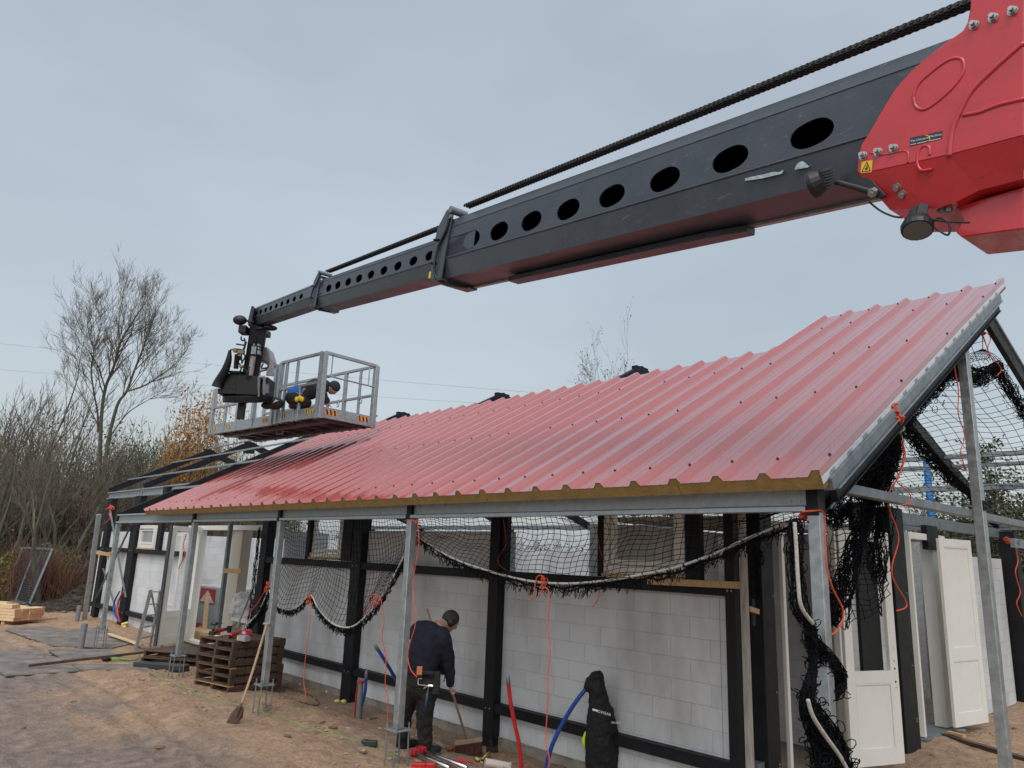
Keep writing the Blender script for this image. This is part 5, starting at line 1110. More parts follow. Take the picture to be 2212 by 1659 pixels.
pipe([('R3',1562,1000),('R3',1548,1120),('R3',1536,1280)],.012,redp,'thin red pipe left of the capped grey conduit',[dc+.05]*3,True)
pipe([('R3',1628,945),('R3',1620,1060),('R3',1590,1180),('R3',1578,1300)],.022,bluep,'blue pipe right of the capped grey conduit',[dc]*4,True)
pipe([('R3',1718,720),('R3',1770,800),('R3',1850,935),('R3',1930,1080),('R3',1980,1200)],.02,bluep,'blue pipe leaning out from behind the sweeping person',[dm+.1,dm+.15,dm+.3,dm+.45,dm+.5],True)
pipe([('R3',1990,1040),('R3',2000,1100),('R3',2010,1200)],.03,redp,'short red pipe between the legs of the sweeping person',[dm+.5]*3)
g1=gnd(q('R5',335,1740));g2=gnd(q('R5',510,1720));d1=depth(g1);d2=depth(g2);print('pipes depth',d1,d2)
pipe([('R5',224,990),('R5',240,1130),('R5',278,1330),('R5',310,1480),('R5',338,1750)],.021,redp,'tall red pipe with a grey taped tip standing by the wall',[d1]*5,True)
pipe([('R5',835,1035),('R5',740,1160),('R5',640,1330),('R5',570,1480),('R5',530,1620),('R5',505,1760)],.023,bluep,'curved blue pipe that carries the hanging black jacket',[d2-.05]*6)
# jacket
def PJ(x,y,dd=0): return atd(q('R5',x,y),d2-.05+dd)
JK=MB()
limb(JK,[PJ(925,950),PJ(935,1100),PJ(955,1250)],[.072,.105,.135],16);limb(JK,[PJ(955,1230),PJ(958,1450),PJ(962,1700)],[.145,.17,.175],18,1.0)
limb(JK,[PJ(905,935),PJ(865,985),PJ(845,1035)],[.055,.05,.034],12);limb(JK,[PJ(1000,1200,-.02),PJ(1040,1400,-.02),PJ(1050,1720,-.02)],[.06,.075,.075],14);JK.ell(PJ(925,925),HR*.065,HF*.07,ZU*.045,12,8)
jk=remeshed(JK,'jacket',M('black work jacket',(.004,.004,.005),(.009,.009,.010),scale=20,rough=.75,bump=.4,bscale=60),None,.012,5,.035);tag(jk,'black work jacket with white chest lettering hung over the curved blue pipe','jacket')
mb=MB();a=PJ(888,1192,-.19);b_=PJ(992,1222,-.19);xd=nrm(b_-a);yd=nrm(np.cross(a-CP,xd));yd=yd if yd[2]>0 else -yd;Lw=np.linalg.norm(b_-a)
mb.obox(a+xd*Lw*.22-yd*.004,xd*Lw*.22,yd*.010,HF*.001);text_mb(mb,'OWEAR',a+xd*Lw*.40-yd*.02,xd,yd,.040)
a=PJ(1036,1300,-.14);b_=PJ(1092,1302,-.14);text_mb(mb,'WORK',a-ZU*.01,nrm(b_-a),ZU,.032);mb.build('lettering',wt,jk)
mb=MB();limb(mb,[PJ(838,1385,.05),PJ(828,1450,.05),PJ(838,1500,.05)],[.02,.035,.02],10);mb.build('yellow_lining',M('neon yellow lining',(.6,.85,.02),rough=.7),jk,smooth=True)
# pallets
P0=V3(4.98,12.48,0);P1=V3(5.16,11.61,0);P2=V3(6.08,11.70,0);e1=nrm(P1-P0);e2=nrm(P2-P1);W1=.89;W2_=.92;ZB=-.03
def mkpallet(org,f1,f2,w1,w2,h,label,orng=False):
    r=thing('wooden_pallet',org,label,'pallet','dark wet pallets');o3=np.array(org,float)
    B=lambda mb,a0,a1,b0,b1,z0,z1:mb.obox(o3+f1*(a0+a1)/2+f2*(b0+b1)/2+ZU*(z0+z1)/2,f1*(a1-a0)/2,f2*(b1-b0)/2,ZU*(z1-z0)/2)
    for a in (0,w1/2-.02,w1-.045):
        mb=MB();B(mb,a,a+.045,0,w2,.02,h-.02);mb.build('stringer',woodpal,r,bevel=.004)
    for k in range(7):
        b0=k*(w2-.10)/6;mb=MB();B(mb,0,w1,b0,b0+.095,h-.02,h-.001);mb.build('deck_board',woodpal2 if (orng and k==0) else woodpal,r,bevel=.003)
    for b0 in (0,w2/2-.05,w2-.1): mb=MB();B(mb,0,w1,b0,b0+.095,.001,.02);mb.build('bottom_board',woodpal2 if (orng==2 and b0==0) else woodpal,r,bevel=.003)
    return r
names=['lowest pallet of the tall stack, with an orange bottom board','second pallet from the bottom of the tall stack','third pallet of the tall stack, with one orange board','fourth pallet from the bottom of the tall stack','fifth pallet of the tall stack, just under the top one','topmost pallet of the tall stack carrying the power tools']
for i in range(6):
    j=(rs.random()-.5)*.03;mkpallet(P0+e1*j+e2*(rs.random()-.5)*.04+ZU*(ZB+.1295*i),e1,e2,W1,W2_,.129,names[i],{0:2,2:1}.get(i,False))
a=onz(q('R2',1110,1440),0);b_=onz(q('R2',1560,1475),0);f1=nrm(b_-a);f2=V3(-f1[1],f1[0],0);f2=f2 if f2[0]>0 else -f2
print('low pallets',a,b_)
mkpallet(a-ZU*.02,f1,f2,min(1.2,np.linalg.norm(b_-a)),.9,.115,'lower of the two flat pallets in front of the far doors');mkpallet(a+ZU*.096+f2*.05,f1,f2,min(1.2,np.linalg.norm(b_-a)),.9,.115,'upper of the two flat pallets in front of the far doors')
ZT=ZB+.1295*6+.001
def PT(x,y): return onz(q('R3',x,y),ZT)
# tools on the stack
c=PT(412,608);T_=thing('cordless_drill',c,'dark green cordless impact driver standing upright on the pallet stack','drill')
mb=MB();mb.obox(c+ZU*.03,HR*.05,HF*.035,ZU*.03);mb.build('battery',blackp,T_,bevel=.008)
mb=MB();mb.tube([c+ZU*.05,c+ZU*.15+HR*.02],.018,10);mb.tube([c+ZU*.18-HR*.04,c+ZU*.18+HR*.06],.03,12);mb.build('body',M('dark teal tool body',(.02,.05,.05),rough=.4),T_,smooth=True)
mb=MB();mb.tube([c+ZU*.18+HR*.06,c+ZU*.185+HR*.10,c+ZU*.19+HR*.15],[.018,.012,.005],10);mb.build('chuck',blackp,T_,smooth=True)
for (x,y,x2,y2,lab) in ((435,605,520,590,'red battery tool lying beside the upright driver'),(560,635,625,615,'dark red cordless tool lying at the front of the pallet stack')):
    c=PT(x,y);c2=PT(x2,y2);T_=thing('power_tool',c,lab,'power tool');d_=nrm(c2-c);mb=MB();limb(mb,[c+ZU*.05,c2+ZU*.06],[.035,.028],10);mb.ell(c+ZU*.05+d_*.05,d_*.05,HF*.05,ZU*.045,10,7);mb.build('body',redpaint,T_,smooth=True)
    mb=MB();mb.obox(c+ZU*.03-d_*.03,d_*.035,HF*.04,ZU*.028);mb.build('battery',blackp,T_,bevel=.006);mb=MB();mb.tube([c2+ZU*.06,c2+ZU*.06+d_*.05],.02,10);mb.build('chuck',boomd,T_)
c=PT(657,655);mb=MB();mb.obox(c+ZU*.04,e1*.10,nrm(np.cross(e1,ZU))*.05,ZU*.04);o=mb.build('screw_box',M('grey carton',(.30,.29,.29),rough=.7),bevel=.003);tag(o,'grey carton of screws with a yellow label on the pallet stack','box');mb=MB();mb.obox(c+ZU*.035-e2*.051-e1*.07,e1*.018,e2*.001,ZU*.018);mb.build('label',yel,o)
c=PT(678,612);mb=MB();mb.obox(c+ZU*.045,e1*.09,e2*.05,ZU*.04);o=mb.build('screw_box',M('red carton',(.6,.05,.07),rough=.6),bevel=.003);tag(o,'red and white carton behind the grey carton of screws','box');mb=MB();mb.obox(c+ZU*.045-e2*.051,e1*.05,e2*.001,ZU*.02);mb.build('label',wt,o)
c=PT(545,590);mb=MB();mb.tube([c,c+ZU*.11],[.035,.042],14);tag(mb.build('cup',blackp),'small black cup standing among the tools','cup')
c=PT(430,622);mb=MB();mb.tube([c+ZU*.012,PT(500,618)+ZU*.012],.011,7);tag(mb.build('hammer_handle',pine,smooth=True),'pale round wooden handle lying at the stack edge','handle')
# shovel
tip=gnd(q('R3',585,1312));ds=depth(tip)
SV=thing('shovel',tip,'long-handled shovel leaning on the second veranda post with its blade in the sand','shovel')
tp_=atd(q('R3',845,520),depth(V3(PX-.06,9.9,1.3)));bt_=atd(q('R3',645,1150),ds+.03)
mb=MB();mb.tube(spl([bt_,lerp(bt_,tp_,.4)+HR*.01,tp_],6),.0165,9);mb.tube([tp_-HR*.05,tp_+HR*.05],.017,9);mb.build('handle',M('shovel handle',(.38,.25,.15),(.28,.18,.11),scale=9,rough=.6),SV,smooth=True)
mb=MB();pts=[(645,1150),(665,1190),(655,1260),(610,1305),(560,1310),(525,1300),(560,1230),(610,1175)];P=[atd(q('R3',*p),ds+.03-.04*(i%2)) for i,p in enumerate(pts)];mb.prism(P,-HF*.006);mb.tube([atd(q('R3',640,1165),ds-.02),atd(q('R3',600,1260),ds-.02)],[.02,.008],8);mb.build('blade',M('rusty blade',(.16,.10,.09),(.11,.07,.06),scale=12,rough=.6,metal=.3),SV,smooth=False)
# second handle leaning inside the veranda
mb=MB();mb.tube([onx(q('R2',1993,870),6.4),onx(q('R2',1868,1175),5.7)],.016,8);tag(mb.build('tool_handle',M('worn handle',(.25,.19,.15),rough=.7),smooth=True),'worn wooden handle leaning against the wide black post behind the tools','handle')
# plastic bag
mb=MB();c=onx(q('R2',1915,1030),6.9);mb.ell(c,HR*.28,HF*.2,ZU*.30,16,11);mb.ell(c+ZU*.25-HR*.05,HR*.17,HF*.15,ZU*.12,12,8);o=remeshed(mb,'plastic_bag',M('cloudy plastic bag',(.62,.6,.58),(.5,.47,.45),scale=10,rough=.35),None,.03,4,.10);tag(o,'cloudy white plastic bag standing on the window board in the far bay','bag')
# packed blocks with red print
mb=MB();A=onx(q('R2',1545,1210),8.0);yl=sorted((onx(q('R2',1545,900),8.)[1],onx(q('R2',1790,900),8.)[1]));zt_=onx(q('R2',1600,830),8.)[2]
o=None;mb.box((8.0,yl[0],.05),(8.7,yl[1],zt_));o=mb.build('block_pack',M('shrink wrapped blocks',(.48,.48,.49),(.40,.40,.41),scale=5,rough=.4),bevel=.02);tag(o,'wrapped pack of blocks with red print standing inside behind the far doors','block pack')
for xa,ya,xb,yb in ((1590,850,1690,985),(1555,1125,1610,1210)):
    a=onx(q('R2',xa,ya),7.99);b_=onx(q('R2',xb,yb),7.99);y0,y1=sorted((a[1],b_[1]));z0,z1=sorted((a[2],b_[2]));mb=MB();mb.mi=0;mb.box((7.985,y0,z0),(7.998,y1,z1));mb.mi=1;ym_=(y0+y1)/2
    mb.prism([(7.984,y0+.02,z0+.03),(7.984,y1-.02,z0+.03),(7.984,ym_,z1-.04)],(-.003,0,0));mb.build('red_print',[redp,wt],o)
mb=MB();mb.bar(onx(q('R2',1640,900),7.4),onx(q('R2',1610,1215),7.3),.10,.10);tag(mb.build('wooden_stake',woodn,bevel=.004),'pointed wooden stake standing in front of the wrapped blocks','stake')
mb=MB();a=onx(q('R2',1520,1235),7.2);mb.box((7.0,a[1]-1.2,.05),(7.4,a[1],.25));tag(mb.build('timber_plank',woodn),'orange-brown plank lying in the far doorway','plank')
# stepladder
base=[gnd(q('R2',1070,1350)),gnd(q('R2',1182,1318))];dl=[depth(b) for b in base]
tl=atd(q('R2',1192,868),dl[0]+.35);trr=atd(q('R2',1268,872),dl[1]+.2)
LD=thing('stepladder',base[0],'grey aluminium stepladder standing open beside the far door','ladder');alu=M('dull aluminium',(.33,.33,.32),(.25,.25,.24),scale=8,rough=.5,metal=.5)
for a,b_ in ((base[0],tl),(base[1],trr)): mb=MB();mb.bar(a,b_,.03,.07);mb.build('side_rail',alu,LD,bevel=.004)
for t in (.2,.38,.57,.76,.97):
    a=lerp(base[0],tl,t);b_=lerp(base[1],trr,t);mb=MB();mb.bar(a,b_,.10,.022);mb.build('step',alu,LD,bevel=.003)
for a,t in ((base[0],tl),(base[1],trr)): mb=MB();mb.bar(a+nrm(HF*.6+HR*.2)*.75,t,.02,.035);mb.build('rear_leg',alu,LD)
# timber pack
dt_=nrm((-.50,.87,0));ds_=V3(dt_[1],-dt_[0],0);o3=V3(4.36,22.85,.10)
TPk=thing('timber_pack',o3-ZU*.1,'strapped pack of fresh pale beams with brown ends on the left','timber pack')
def beam(o_,L_,w_=.205,h_=.072): 
    mb=MB();mb.mi=0;mb.obox(o_+dt_*L_/2+ds_*w_/2+ZU*h_/2,dt_*L_/2,ds_*(w_/2-.002),ZU*(h_/2-.0015));mb.m[0]=0
    for i in range(len(mb.f)):
        c=np.mean([mb.v[j] for j in mb.f[i]],0)
        if abs((c-(o_+dt_*0))@dt_)<.001: mb.m[i]=1
    return mb
for l in range(4):
    for c in range(8 if l<3 else 4):
        off=(0,.02,-.02,.02,.3,.5,.7,.9)[c]+.04*rs.random();beam(o3+ds_*.21*c+ZU*.075*l+dt_*off,4.2).build('beam',[pine,pine_end],TPk)
for s_ in (1.25,2.8):
    mb=MB();mb.obox(o3+dt_*s_+ds_*.83+ZU*.113,dt_*.012,ds_*.86,ZU*.125);mb.build('strap',blackp,TPk)
for s_ in (.4,2.4): mb=MB();mb.obox(o3+dt_*s_+ds_*.83-ZU*.06,dt_*.05,ds_*.8,ZU*.04);mb.build('bearer',woodn,TPk)
for (c,l,off,L_,lab) in ((.45,4,.9,2.4,'loose pale beam lying askew on top of the timber pack'),(.0,4,.15,3.6,'loose pale beam on the left top of the timber pack'),(.95,3,1.3,2.2,'loose pale beam at the right top of the timber pack')):
    o=beam(o3+ds_*c+ZU*.075*l+dt_*off,L_,.24,.10).build('loose_beam',[pine,pine_end]);tag(o,lab,'beam','loose beams on the timber pack')
# leaning steel gate
bl=onz(q('R2',15,935),.1);br=onz(q('R2',232,982),.1);db_=depth(br)
Gp=[atd(q('R2',*p),d_) for p,d_ in (((15,935),25.8),((232,982),24.7),((415,545),25.2),((180,535),26.3))]
GT=thing('steel_gate',Gp[1],'galvanised mesh gate frame leaning back against the red hedge','gate')
for i in range(4): mb=MB();mb.bar(Gp[i],Gp[(i+1)%4],.07,.07);mb.build('frame_tube',galv_dk,GT)
mb=MB();mb.bar(lerp(Gp[0],Gp[1],.5),lerp(Gp[3],Gp[2],.45),.05,.05);mb.build('middle_bar',galv_dk,GT)
mb=MB();lines_mesh(mb,lambda u,v:lerp(lerp(Gp[0],Gp[1],u),lerp(Gp[3],Gp[2],u),v),30,26,.005);mb.build('mesh_infill',galv_dk,GT)
# leaning far post with clamp
c=gnd(q('R2',665,1110));mb=MB();t_=atd(q('R2',782,272),depth(c));mb.bar(c-ZU*.1,t_,.11,.11,up=(1,0,0));tag(mb.build('steel_post',galv,bevel=.006),'free-standing galvanised post at the far corner of the house, not yet bolted','post')
mb=MB();mb.bar(onx(q('R2',722,566),6.3),onx(q('R2',872,590),6.45),.04,.10);mb.bar(onx(q('R2',855,590),6.44),onx(q('R2',852,625),6.44),.04,.05);tag(mb.build('wooden_clamp',woodn,bevel=.003),'short wooden batten tying the far free post to the black column','batten')
# inner prop post and battens
a=onx(q('T6',1108,150),6.35);b_=onx(q('R3',462,560),6.35);mb=MB();mb.box((6.31,b_[1]-.04,.0),(6.39,b_[1]+.04,2.62));tag(mb.build('steel_post',galv_dk,bevel=.005),'weathered steel post inside the far bay with an orange batten clamped to it','post')
mb=MB();mb.bar(onx(q('T6',1010,938),6.28),onx(q('T6',1300,940),6.28),.03,.085);tag(mb.build('wooden_batten',woodn),'short orange batten clamped to the inner steel post','batten')
mb=MB();mb.bar(onx(q('Q3',880,1252),6.5),onx(q('Q3',1545,1282),6.5),.03,.065);tag(mb.build('wooden_batten',woodn,bevel=.003),'long orange-brown batten across the near wall post below the window','batten')
ya=onx(q('R5',2105,1500),6.45)[1];yb=onx(q('R5',2190,1500),6.45)[1];mb=MB();mb.box((6.42,min(ya,yb)+.04,-.15),(6.47,max(ya,yb),2.75));tag(mb.build('timber_board',woodgrey,bevel=.006),'tall weathered grey board standing against the near wall corner','board')
mb=MB();a=ony(q('R6',75,430),3.68);mb.obox(a,V3(.03,0,0),V3(0,.006,0),V3(0,0,.12));o=mb.build('bracket_plate',blackst,bevel=.003);tag(o,'small black bracket plate with a wood offcut beside the corner board','bracket')
mb=MB();mb.bar(ony(q('R6',40,400),3.66),ony(q('R6',112,425),3.66),.03,.045);mb.build('wood_offcut',woodn,o)
# cables
def cable(pts,label,r=.006,z=.006,mat=greenc):
    P=[]
    for p in spl([gnd(q(*p)) for p in pts],6): P.append(V3(p[0],p[1],G(p[0],p[1])+z))
    mb=MB();mb.tube(P,r,6);return tag(mb.build('extension_cable',mat,smooth=True),label,'cable','green extension cables')
cable([('R2',1200,1545),('R2',1300,1590),('R3',120,1000),('R3',250,1050),('R3',450,1130),('R3',620,1165),('R3',850,1240),('R3',1110,1325),('R3',1290,1382),('R3',1400,1390),('R3',1560,1455)],'green extension cable snaking over the sand past the shovel')
cable([('R3',1720,1495),('R3',1830,1560),('R3',1890,1600)],'short green cable running on from the black socket block')
P=[]
c0=gnd(q('R2',960,1415))
for i in range(60): t=i/60*2*math.pi*3.2;P.append(c0+V3(math.cos(t)*(.32+.03*math.sin(i)),math.sin(t)*(.34+.03*math.cos(i*1.3)),.04+.03*math.sin(i*.7)+.0))
mb=MB();mb.tube(P,.008,5);tag(mb.build('extension_cable',greenc,smooth=True),'coiled green cable lying on the boards by the stepladder','cable','green extension cables')
c=gnd(q('R2',840,1430));mb=MB();mb.ell(c+ZU*.04,V3(.09,0,0),V3(0,.07,0),ZU*.05,10,7);tag(mb.build('cable_plug',blackp,smooth=True),'black cable plug lying beside the coiled green cable','plug')
c=gnd(q('R3',1665,1490));mb=MB();mb.obox(c+ZU*.035,HR*.07,HF*.04,ZU*.03);mb.ell(c+ZU*.05-HR*.07,HR*.05,HF*.04,ZU*.03,9,6);tag(mb.build('socket_block',M('black green socket',(.015,.03,.02),rough=.5),bevel=.008),'black socket block on the green cable near the sweeping person','socket')
cable([('R3',960,1020),('R3',1060,1055),('R3',1170,1085),('R3',1255,1140),('R3',1220,1165),('R3',1100,1140)],'thin black cable curling on the sand below the plinth',.006,.01,blackp)
# black tray
a=gnd(q('R2',1270,1500));mb=MB();mb.obox(a+ZU*.06,f1*.5,f2*.10,ZU*.05);tag(mb.build('plastic_tray',M('dark plastic tray',(.03,.033,.035),rough=.4),bevel=.01),'dark plastic trough lying in front of the low pallets','tray')
# telescopic props and debris at the bottom edge
def prop(a,b_,lab):
    A=gnd(q('T7',*a))+ZU*.06;B=gnd(q('T7',*b_))+ZU*.06;T_=thing('steel_prop',A-ZU*.06,lab,'prop','bright clamping props on the sand');mb=MB();mb.tube([A,B],.021,12);mb.build('tube',chrome,T_,smooth=True)
    d_=nrm(B-A);mb=MB();mb.obox(A,d_*.045,np.cross(d_,ZU)*.028,ZU*.032);mb.obox(A-d_*.04-ZU*.03,d_*.015,np.cross(d_,ZU)*.035,ZU*.03);mb.build('clamp_head',redpaint,T_,bevel=.006)
prop((380,505),(760,690),'bright steel prop with a red clamp head, nearer the camera');prop((465,480),(960,690),'bright steel prop with a red clamp head, nearer the wall')
for a,lab in (((425,612),'loose red clamp at the bottom edge left of the props'),((530,614),'second loose red clamp beside the steel props')):
    c=gnd(q('T7',*a));mb=MB();mb.obox(c+ZU*.02,HR*.07,HF*.03,ZU*.025);mb.obox(c+ZU*.02+HR*.06,HR*.015,HF*.045,ZU*.03);tag(mb.build('red_clamp',redpaint,bevel=.008),lab,'clamp')
mb=MB();P=[gnd(q('T7',*p))+ZU*.03 for p in ((1060,550),(1125,575),(1205,490))];mb.tube(P,.022,9);tag(mb.build('foam_offcut',foamy,smooth=True),'bent yellow foam offcut on the sand near the column foot','offcut')
mb=MB();P=[gnd(q('T7',*p))+ZU*.03 for p in ((1160,590),(1440,640))];mb.tube(P,.045,12);tag(mb.build('cardboard_tube',M('splashed white tube',(.55,.5,.45),(.5,.12,.06),scale=9,rough=.8,contrast=(.58,.66))),'white tube spattered with orange at the bottom edge','tube')
mb=MB();P=[gnd(q('T7',*p))+ZU*.02 for p in ((575,340),(650,370),(708,402))];mb.tube(P,.022,7);tag(mb.build('plaster_lump',M('dirty plaster',(.45,.38,.32),(.2,.14,.1),scale=14,rough=.9)),'dirty pale strip of plaster beside the boots','debris')
c=gnd(q('T7',1240,440));mb=MB();mb.obox(c+ZU*.03,HR*.07,HF*.04,ZU*.03);mb.tube([c+ZU*.05,c+ZU*.13-HR*.03],.02,8);tag(mb.build('column_foot',blackp,bevel=.006),'black adjustable foot at the base of the middle column','foot')
c=gnd(q('T7',780,430));mb=MB();mb.ell(c+ZU*.03,HR*.05,HF*.04,ZU*.03,9,6);tag(mb.build('work_glove',M('red green glove',(.4,.05,.03),(.05,.12,.06),scale=20,rough=.8),smooth=True),'crumpled red and green glove beside the broom','glove')
c=gnd(q('T7',870,570));mb=MB();mb.obox(c+ZU*.02,HR*.05,HF*.02,ZU*.02);mb.tube([c+ZU*.03,c+ZU*.03+HR*.15-HF*.03],.012,7);tag(mb.build('small_clamp',redpaint,bevel=.004),'small red-handled clamp right of the steel props','clamp')
mb=MB();a=onz(q('R6',1575,1400),.02);b_=onz(q('R6',2250,1600),.02);mb.bar(a,b_,.10,.05);tag(mb.build('timber_plank',woodpal),'dark plank lying in the sand in front of the right door','plank')
mb=MB();a=onz(q('R6',1610,1375),.07);b_=onz(q('R6',1740,1405),.07);mb.bar(a,b_,.08,.03);tag(mb.build('timber_plank',woodn),'short pale plank beside the second doorstep','plank')
mb=MB();c=onz(q('R6',1695,1362),.07);mb.tube([c-HR*.08,c+HR*.09],.022,8);tag(mb.build('plastic_offcut',greyp,smooth=True),'pale plastic offcut on the sand under the right door leaf','offcut')
mb=MB();c=ony(q('R6',500,1430),5.3);mb.box((c[0]-.12,5.25,.05),(c[0]+.12,5.4,.50));tag(mb.build('wood_block',woodn),'orange wooden block standing in the dark doorway','block')
# lumps of sand, chips and footprints
deb=M('pale mortar crumbs',(.38,.33,.27),(.2,.15,.1),scale=20,rough=.95);mb=MB()
for _ in range(420):
    x=4.2+2.4*rs.random();y=3.2+10.5*rs.random();s=.006+.02*rs.random()**3
    mb.ell(V3(x,y,G(x,y)+s*.4),V3(s*(1+rs.random()),0,0),V3(0,s*(1+rs.random()),0),ZU*s*.6,6,4)
o=mb.build('mortar_crumbs',deb);tag(o,'pale crumbs of mortar scattered over the sand along the wall','debris');o['kind']='stuff'
mb=MB()
for _ in range(500):
    x=1.5+15*rs.random();y=2.5+17*rs.random()
    if 6.6<x and y>3.8: continue
    s=.008+.03*rs.random()**3;a=rs.random()*3.1
    mb.ell(V3(x,y,G(x,y)+s*.3),V3(s*2*math.cos(a),s*2*math.sin(a),0),V3(-s*math.sin(a),s*math.cos(a),0),ZU*s*.6,6,4)
o=mb.build('sand_clods',M('dark clods',(.10,.07,.045),(.2,.13,.08),scale=20,rough=.95));tag(o,'small dark clods scattered over the sandy yard','clods');o['kind']='stuff'
# ================================================================== VEGETATION AND BACKGROUND
def ray_xy(px,R):
    d_=dv((px,1150));d_=V3(d_[0],d_[1],0);return d_/np.linalg.norm(d_)*R
bark=M('grey green bark',(.085,.075,.055),(.13,.125,.085),scale=3,rough=.9)
barkd=M('dark twigs',(.10,.083,.062),(.15,.128,.092),scale=3,rough=.9)
def tree_mesh(seed,h,r0,nl=5,spread=.5,trunks=1,up=.35,tw=.006,bare=True,first=.28,kmin=3,kmax=5):
    rs=random.Random(seed);tm=MB();cm=MB();tips=[]
    def grow(p,d,L_,r,lv):
        n=4 if lv==0 else 3;P=[p];q_=p;dd=d
        for i in range(n):
            dd=nrm(dd+V3(rs.gauss(0,.10),rs.gauss(0,.10),rs.gauss(0,.05)+up*.12*(lv>0)));q_=q_+dd*L_/n;P.append(q_)
        r1=r*(.62 if lv<nl else .4);R=list(np.linspace(r,r1,n+1));(tm if lv<=1 else cm).tube(P,R,6 if lv==0 else (5 if lv==1 else 3),cap=False)
        if lv>=nl: tips.append(q_);return
        k=rs.randint(kmin,kmax)
        for j in range(k):
            t=1.0 if j==0 else rs.uniform(.35 if lv else first,.98);i=min(n-1,int(t*n));b_=lerp(P[i],P[i+1],t*n-i);a=rs.uniform(0,2*math.pi)
            ax=nrm(np.cross(dd,V3(math.cos(a),math.sin(a),.3)));sp_=spread*(.35 if j==0 else 1)*rs.uniform(.6,1.2)
            nd=nrm(dd*math.cos(sp_)+ax*math.sin(sp_)+V3(0,0,up*(.6 if lv<2 else .3)))
            grow(b_,nd,L_*rs.uniform(.55,.8)*(1.0 if j==0 else .9),max(tw,r1*(.95 if j==0 else .6)),lv+1)
    for k in range(trunks):
        a=k*2.4+seed;d_=nrm(V3(math.cos(a)*.17*(trunks>1),math.sin(a)*.17*(trunks>1),1));grow(V3(0,0,0),d_,h*.36,r0/(trunks**.4),0)
    return tm,cm,tips
def put_tree(tm,cm,loc,label,cat='tree',group=None,mt=bark,mc=barkd,lf=None,name='bare_tree'):
    T_=thing(name,loc,label,cat,group);s=ORG[T_.name].copy();ORG[T_.name]=V3(0,0,0)
    a=tm.build('trunk',mt,T_);c=cm.build('crown',mc,T_)
    if lf: lf[0].build('foliage',lf[1],c)
    ORG[T_.name]=s;return T_
def leaves(mb,tips,rs,n,s,spread_=.25,flat=0):
    for t in tips:
        for _ in range(n):
            c=t+V3(*[rs.gauss(0,spread_) for _ in range(3)]);a=nrm([rs.gauss(0,1) for _ in range(3)]);b_=nrm(np.cross(a,[rs.gauss(0,1) for _ in range(3)]));k=s*rs.uniform(.6,1.3)
            mb.add([c-a*k,c+b_*k*.55,c+a*k,c-b_*k*.55],[(0,1,2,3)])
# the tall bare willow
DT=31.
def grow2(mb,rs,p,d,L_,r,lv,mx=3):
    P=[p];dd=d;x=p
    for i in range(3): dd=nrm(dd+V3(rs.gauss(0,.10),rs.gauss(0,.10),.05));x=x+dd*L_/3;P.append(x)
    mb.tube(P,list(np.linspace(r,max(.0035,r*.45),4)),3,cap=False)
    if lv>=mx: return
    for j in range(rs.randint(2,4)):
        t=rs.uniform(.25,1);i=min(2,int(t*3));b_=lerp(P[i],P[i+1],t*3-i);a_=nrm([rs.gauss(0,1) for _ in range(3)]);sp_=rs.uniform(.3,.75)
        nd=nrm(dd*math.cos(sp_)+nrm(np.cross(dd,a_))*math.sin(sp_)+V3(0,0,.18));grow2(mb,rs,b_,nd,L_*rs.uniform(.5,.75),max(.0042,r*.55),lv+1,mx)
rsb=random.Random(17);BTm=thing('bare_tree',ray_xy(213,36.5),'tall bare tree with a wide fan of fine twigs, highest on the left','tree')
limbs=[([(775,1659),(790,1350),(800,1090),(830,860),(900,680),(950,500),(1040,340),(1140,190)],.19,0),([(810,1659),(850,1300),(900,1080),(940,960),(1000,880),(1060,720),(1130,540),(1200,350),(1230,230)],.17,.5),
([(1000,880),(1150,830),(1300,730),(1400,650),(1450,590)],.085,1.0),([(775,1200),(770,1050),(740,880),(720,700),(740,550),(700,420),(690,330)],.09,-.6),([(830,860),(780,700),(700,560),(630,500)],.06,-1.2),([(950,500),(940,300),(975,120)],.05,.3),([(1060,720),(1180,600),(1320,470)],.05,1.4),([(775,1150),(690,980),(620,850),(560,700)],.06,.4),([(860,1250),(1000,1060),(1150,960),(1260,900)],.06,-.8),([(740,560),(790,400),(800,260)],.04,-.9),([(1130,540),(1110,380),(1090,180)],.04,.7)]
tm=MB();cm=MB()
for pts,r,off in limbs:
    m_=len(pts);P=spl([atd(q('R0',*p),DT+off*3*(i/(m_-1))**1.3*(1 if r<.1 else .5)) for i,p in enumerate(pts)],4);R=np.linspace(r*.5,r*.11,len(P));tm.tube(P,list(R),7,cap=False);n_b=int(len(P)*.9)
    for j in range(n_b):
        t=rsb.uniform(.42 if r>.1 else .2,1.);i=min(len(P)-2,int(t*(len(P)-1)));dd=nrm(P[i+1]-P[i]);a_=nrm([rsb.gauss(0,1) for _ in range(3)]);sp_=rsb.uniform(.35,.8)
        nd=nrm(dd*math.cos(sp_)+nrm(np.cross(dd,a_))*math.sin(sp_)+V3(0,0,.25));grow2(cm,rsb,P[i],nd,rsb.uniform(1.0,1.7)*(1.15-.45*t),max(.010,R[i]*.5),0,3)
    grow2(cm,rsb,P[-1],nrm(P[-1]-P[-2]),.9,.014,1,3)
tm.build('trunk',bark,BTm,smooth=True);cm.build('crown',barkd,BTm)
kinds=[tree_mesh(s,h,r,nl=nl_,spread=.42,trunks=t,up=.38,tw=.009,kmin=3,kmax=3) for s,h,r,nl_,t in ((11,9.2,.14,5,2),(12,8.2,.13,5,3),(13,7.0,.11,5,2),(14,10.,.15,5,1))]
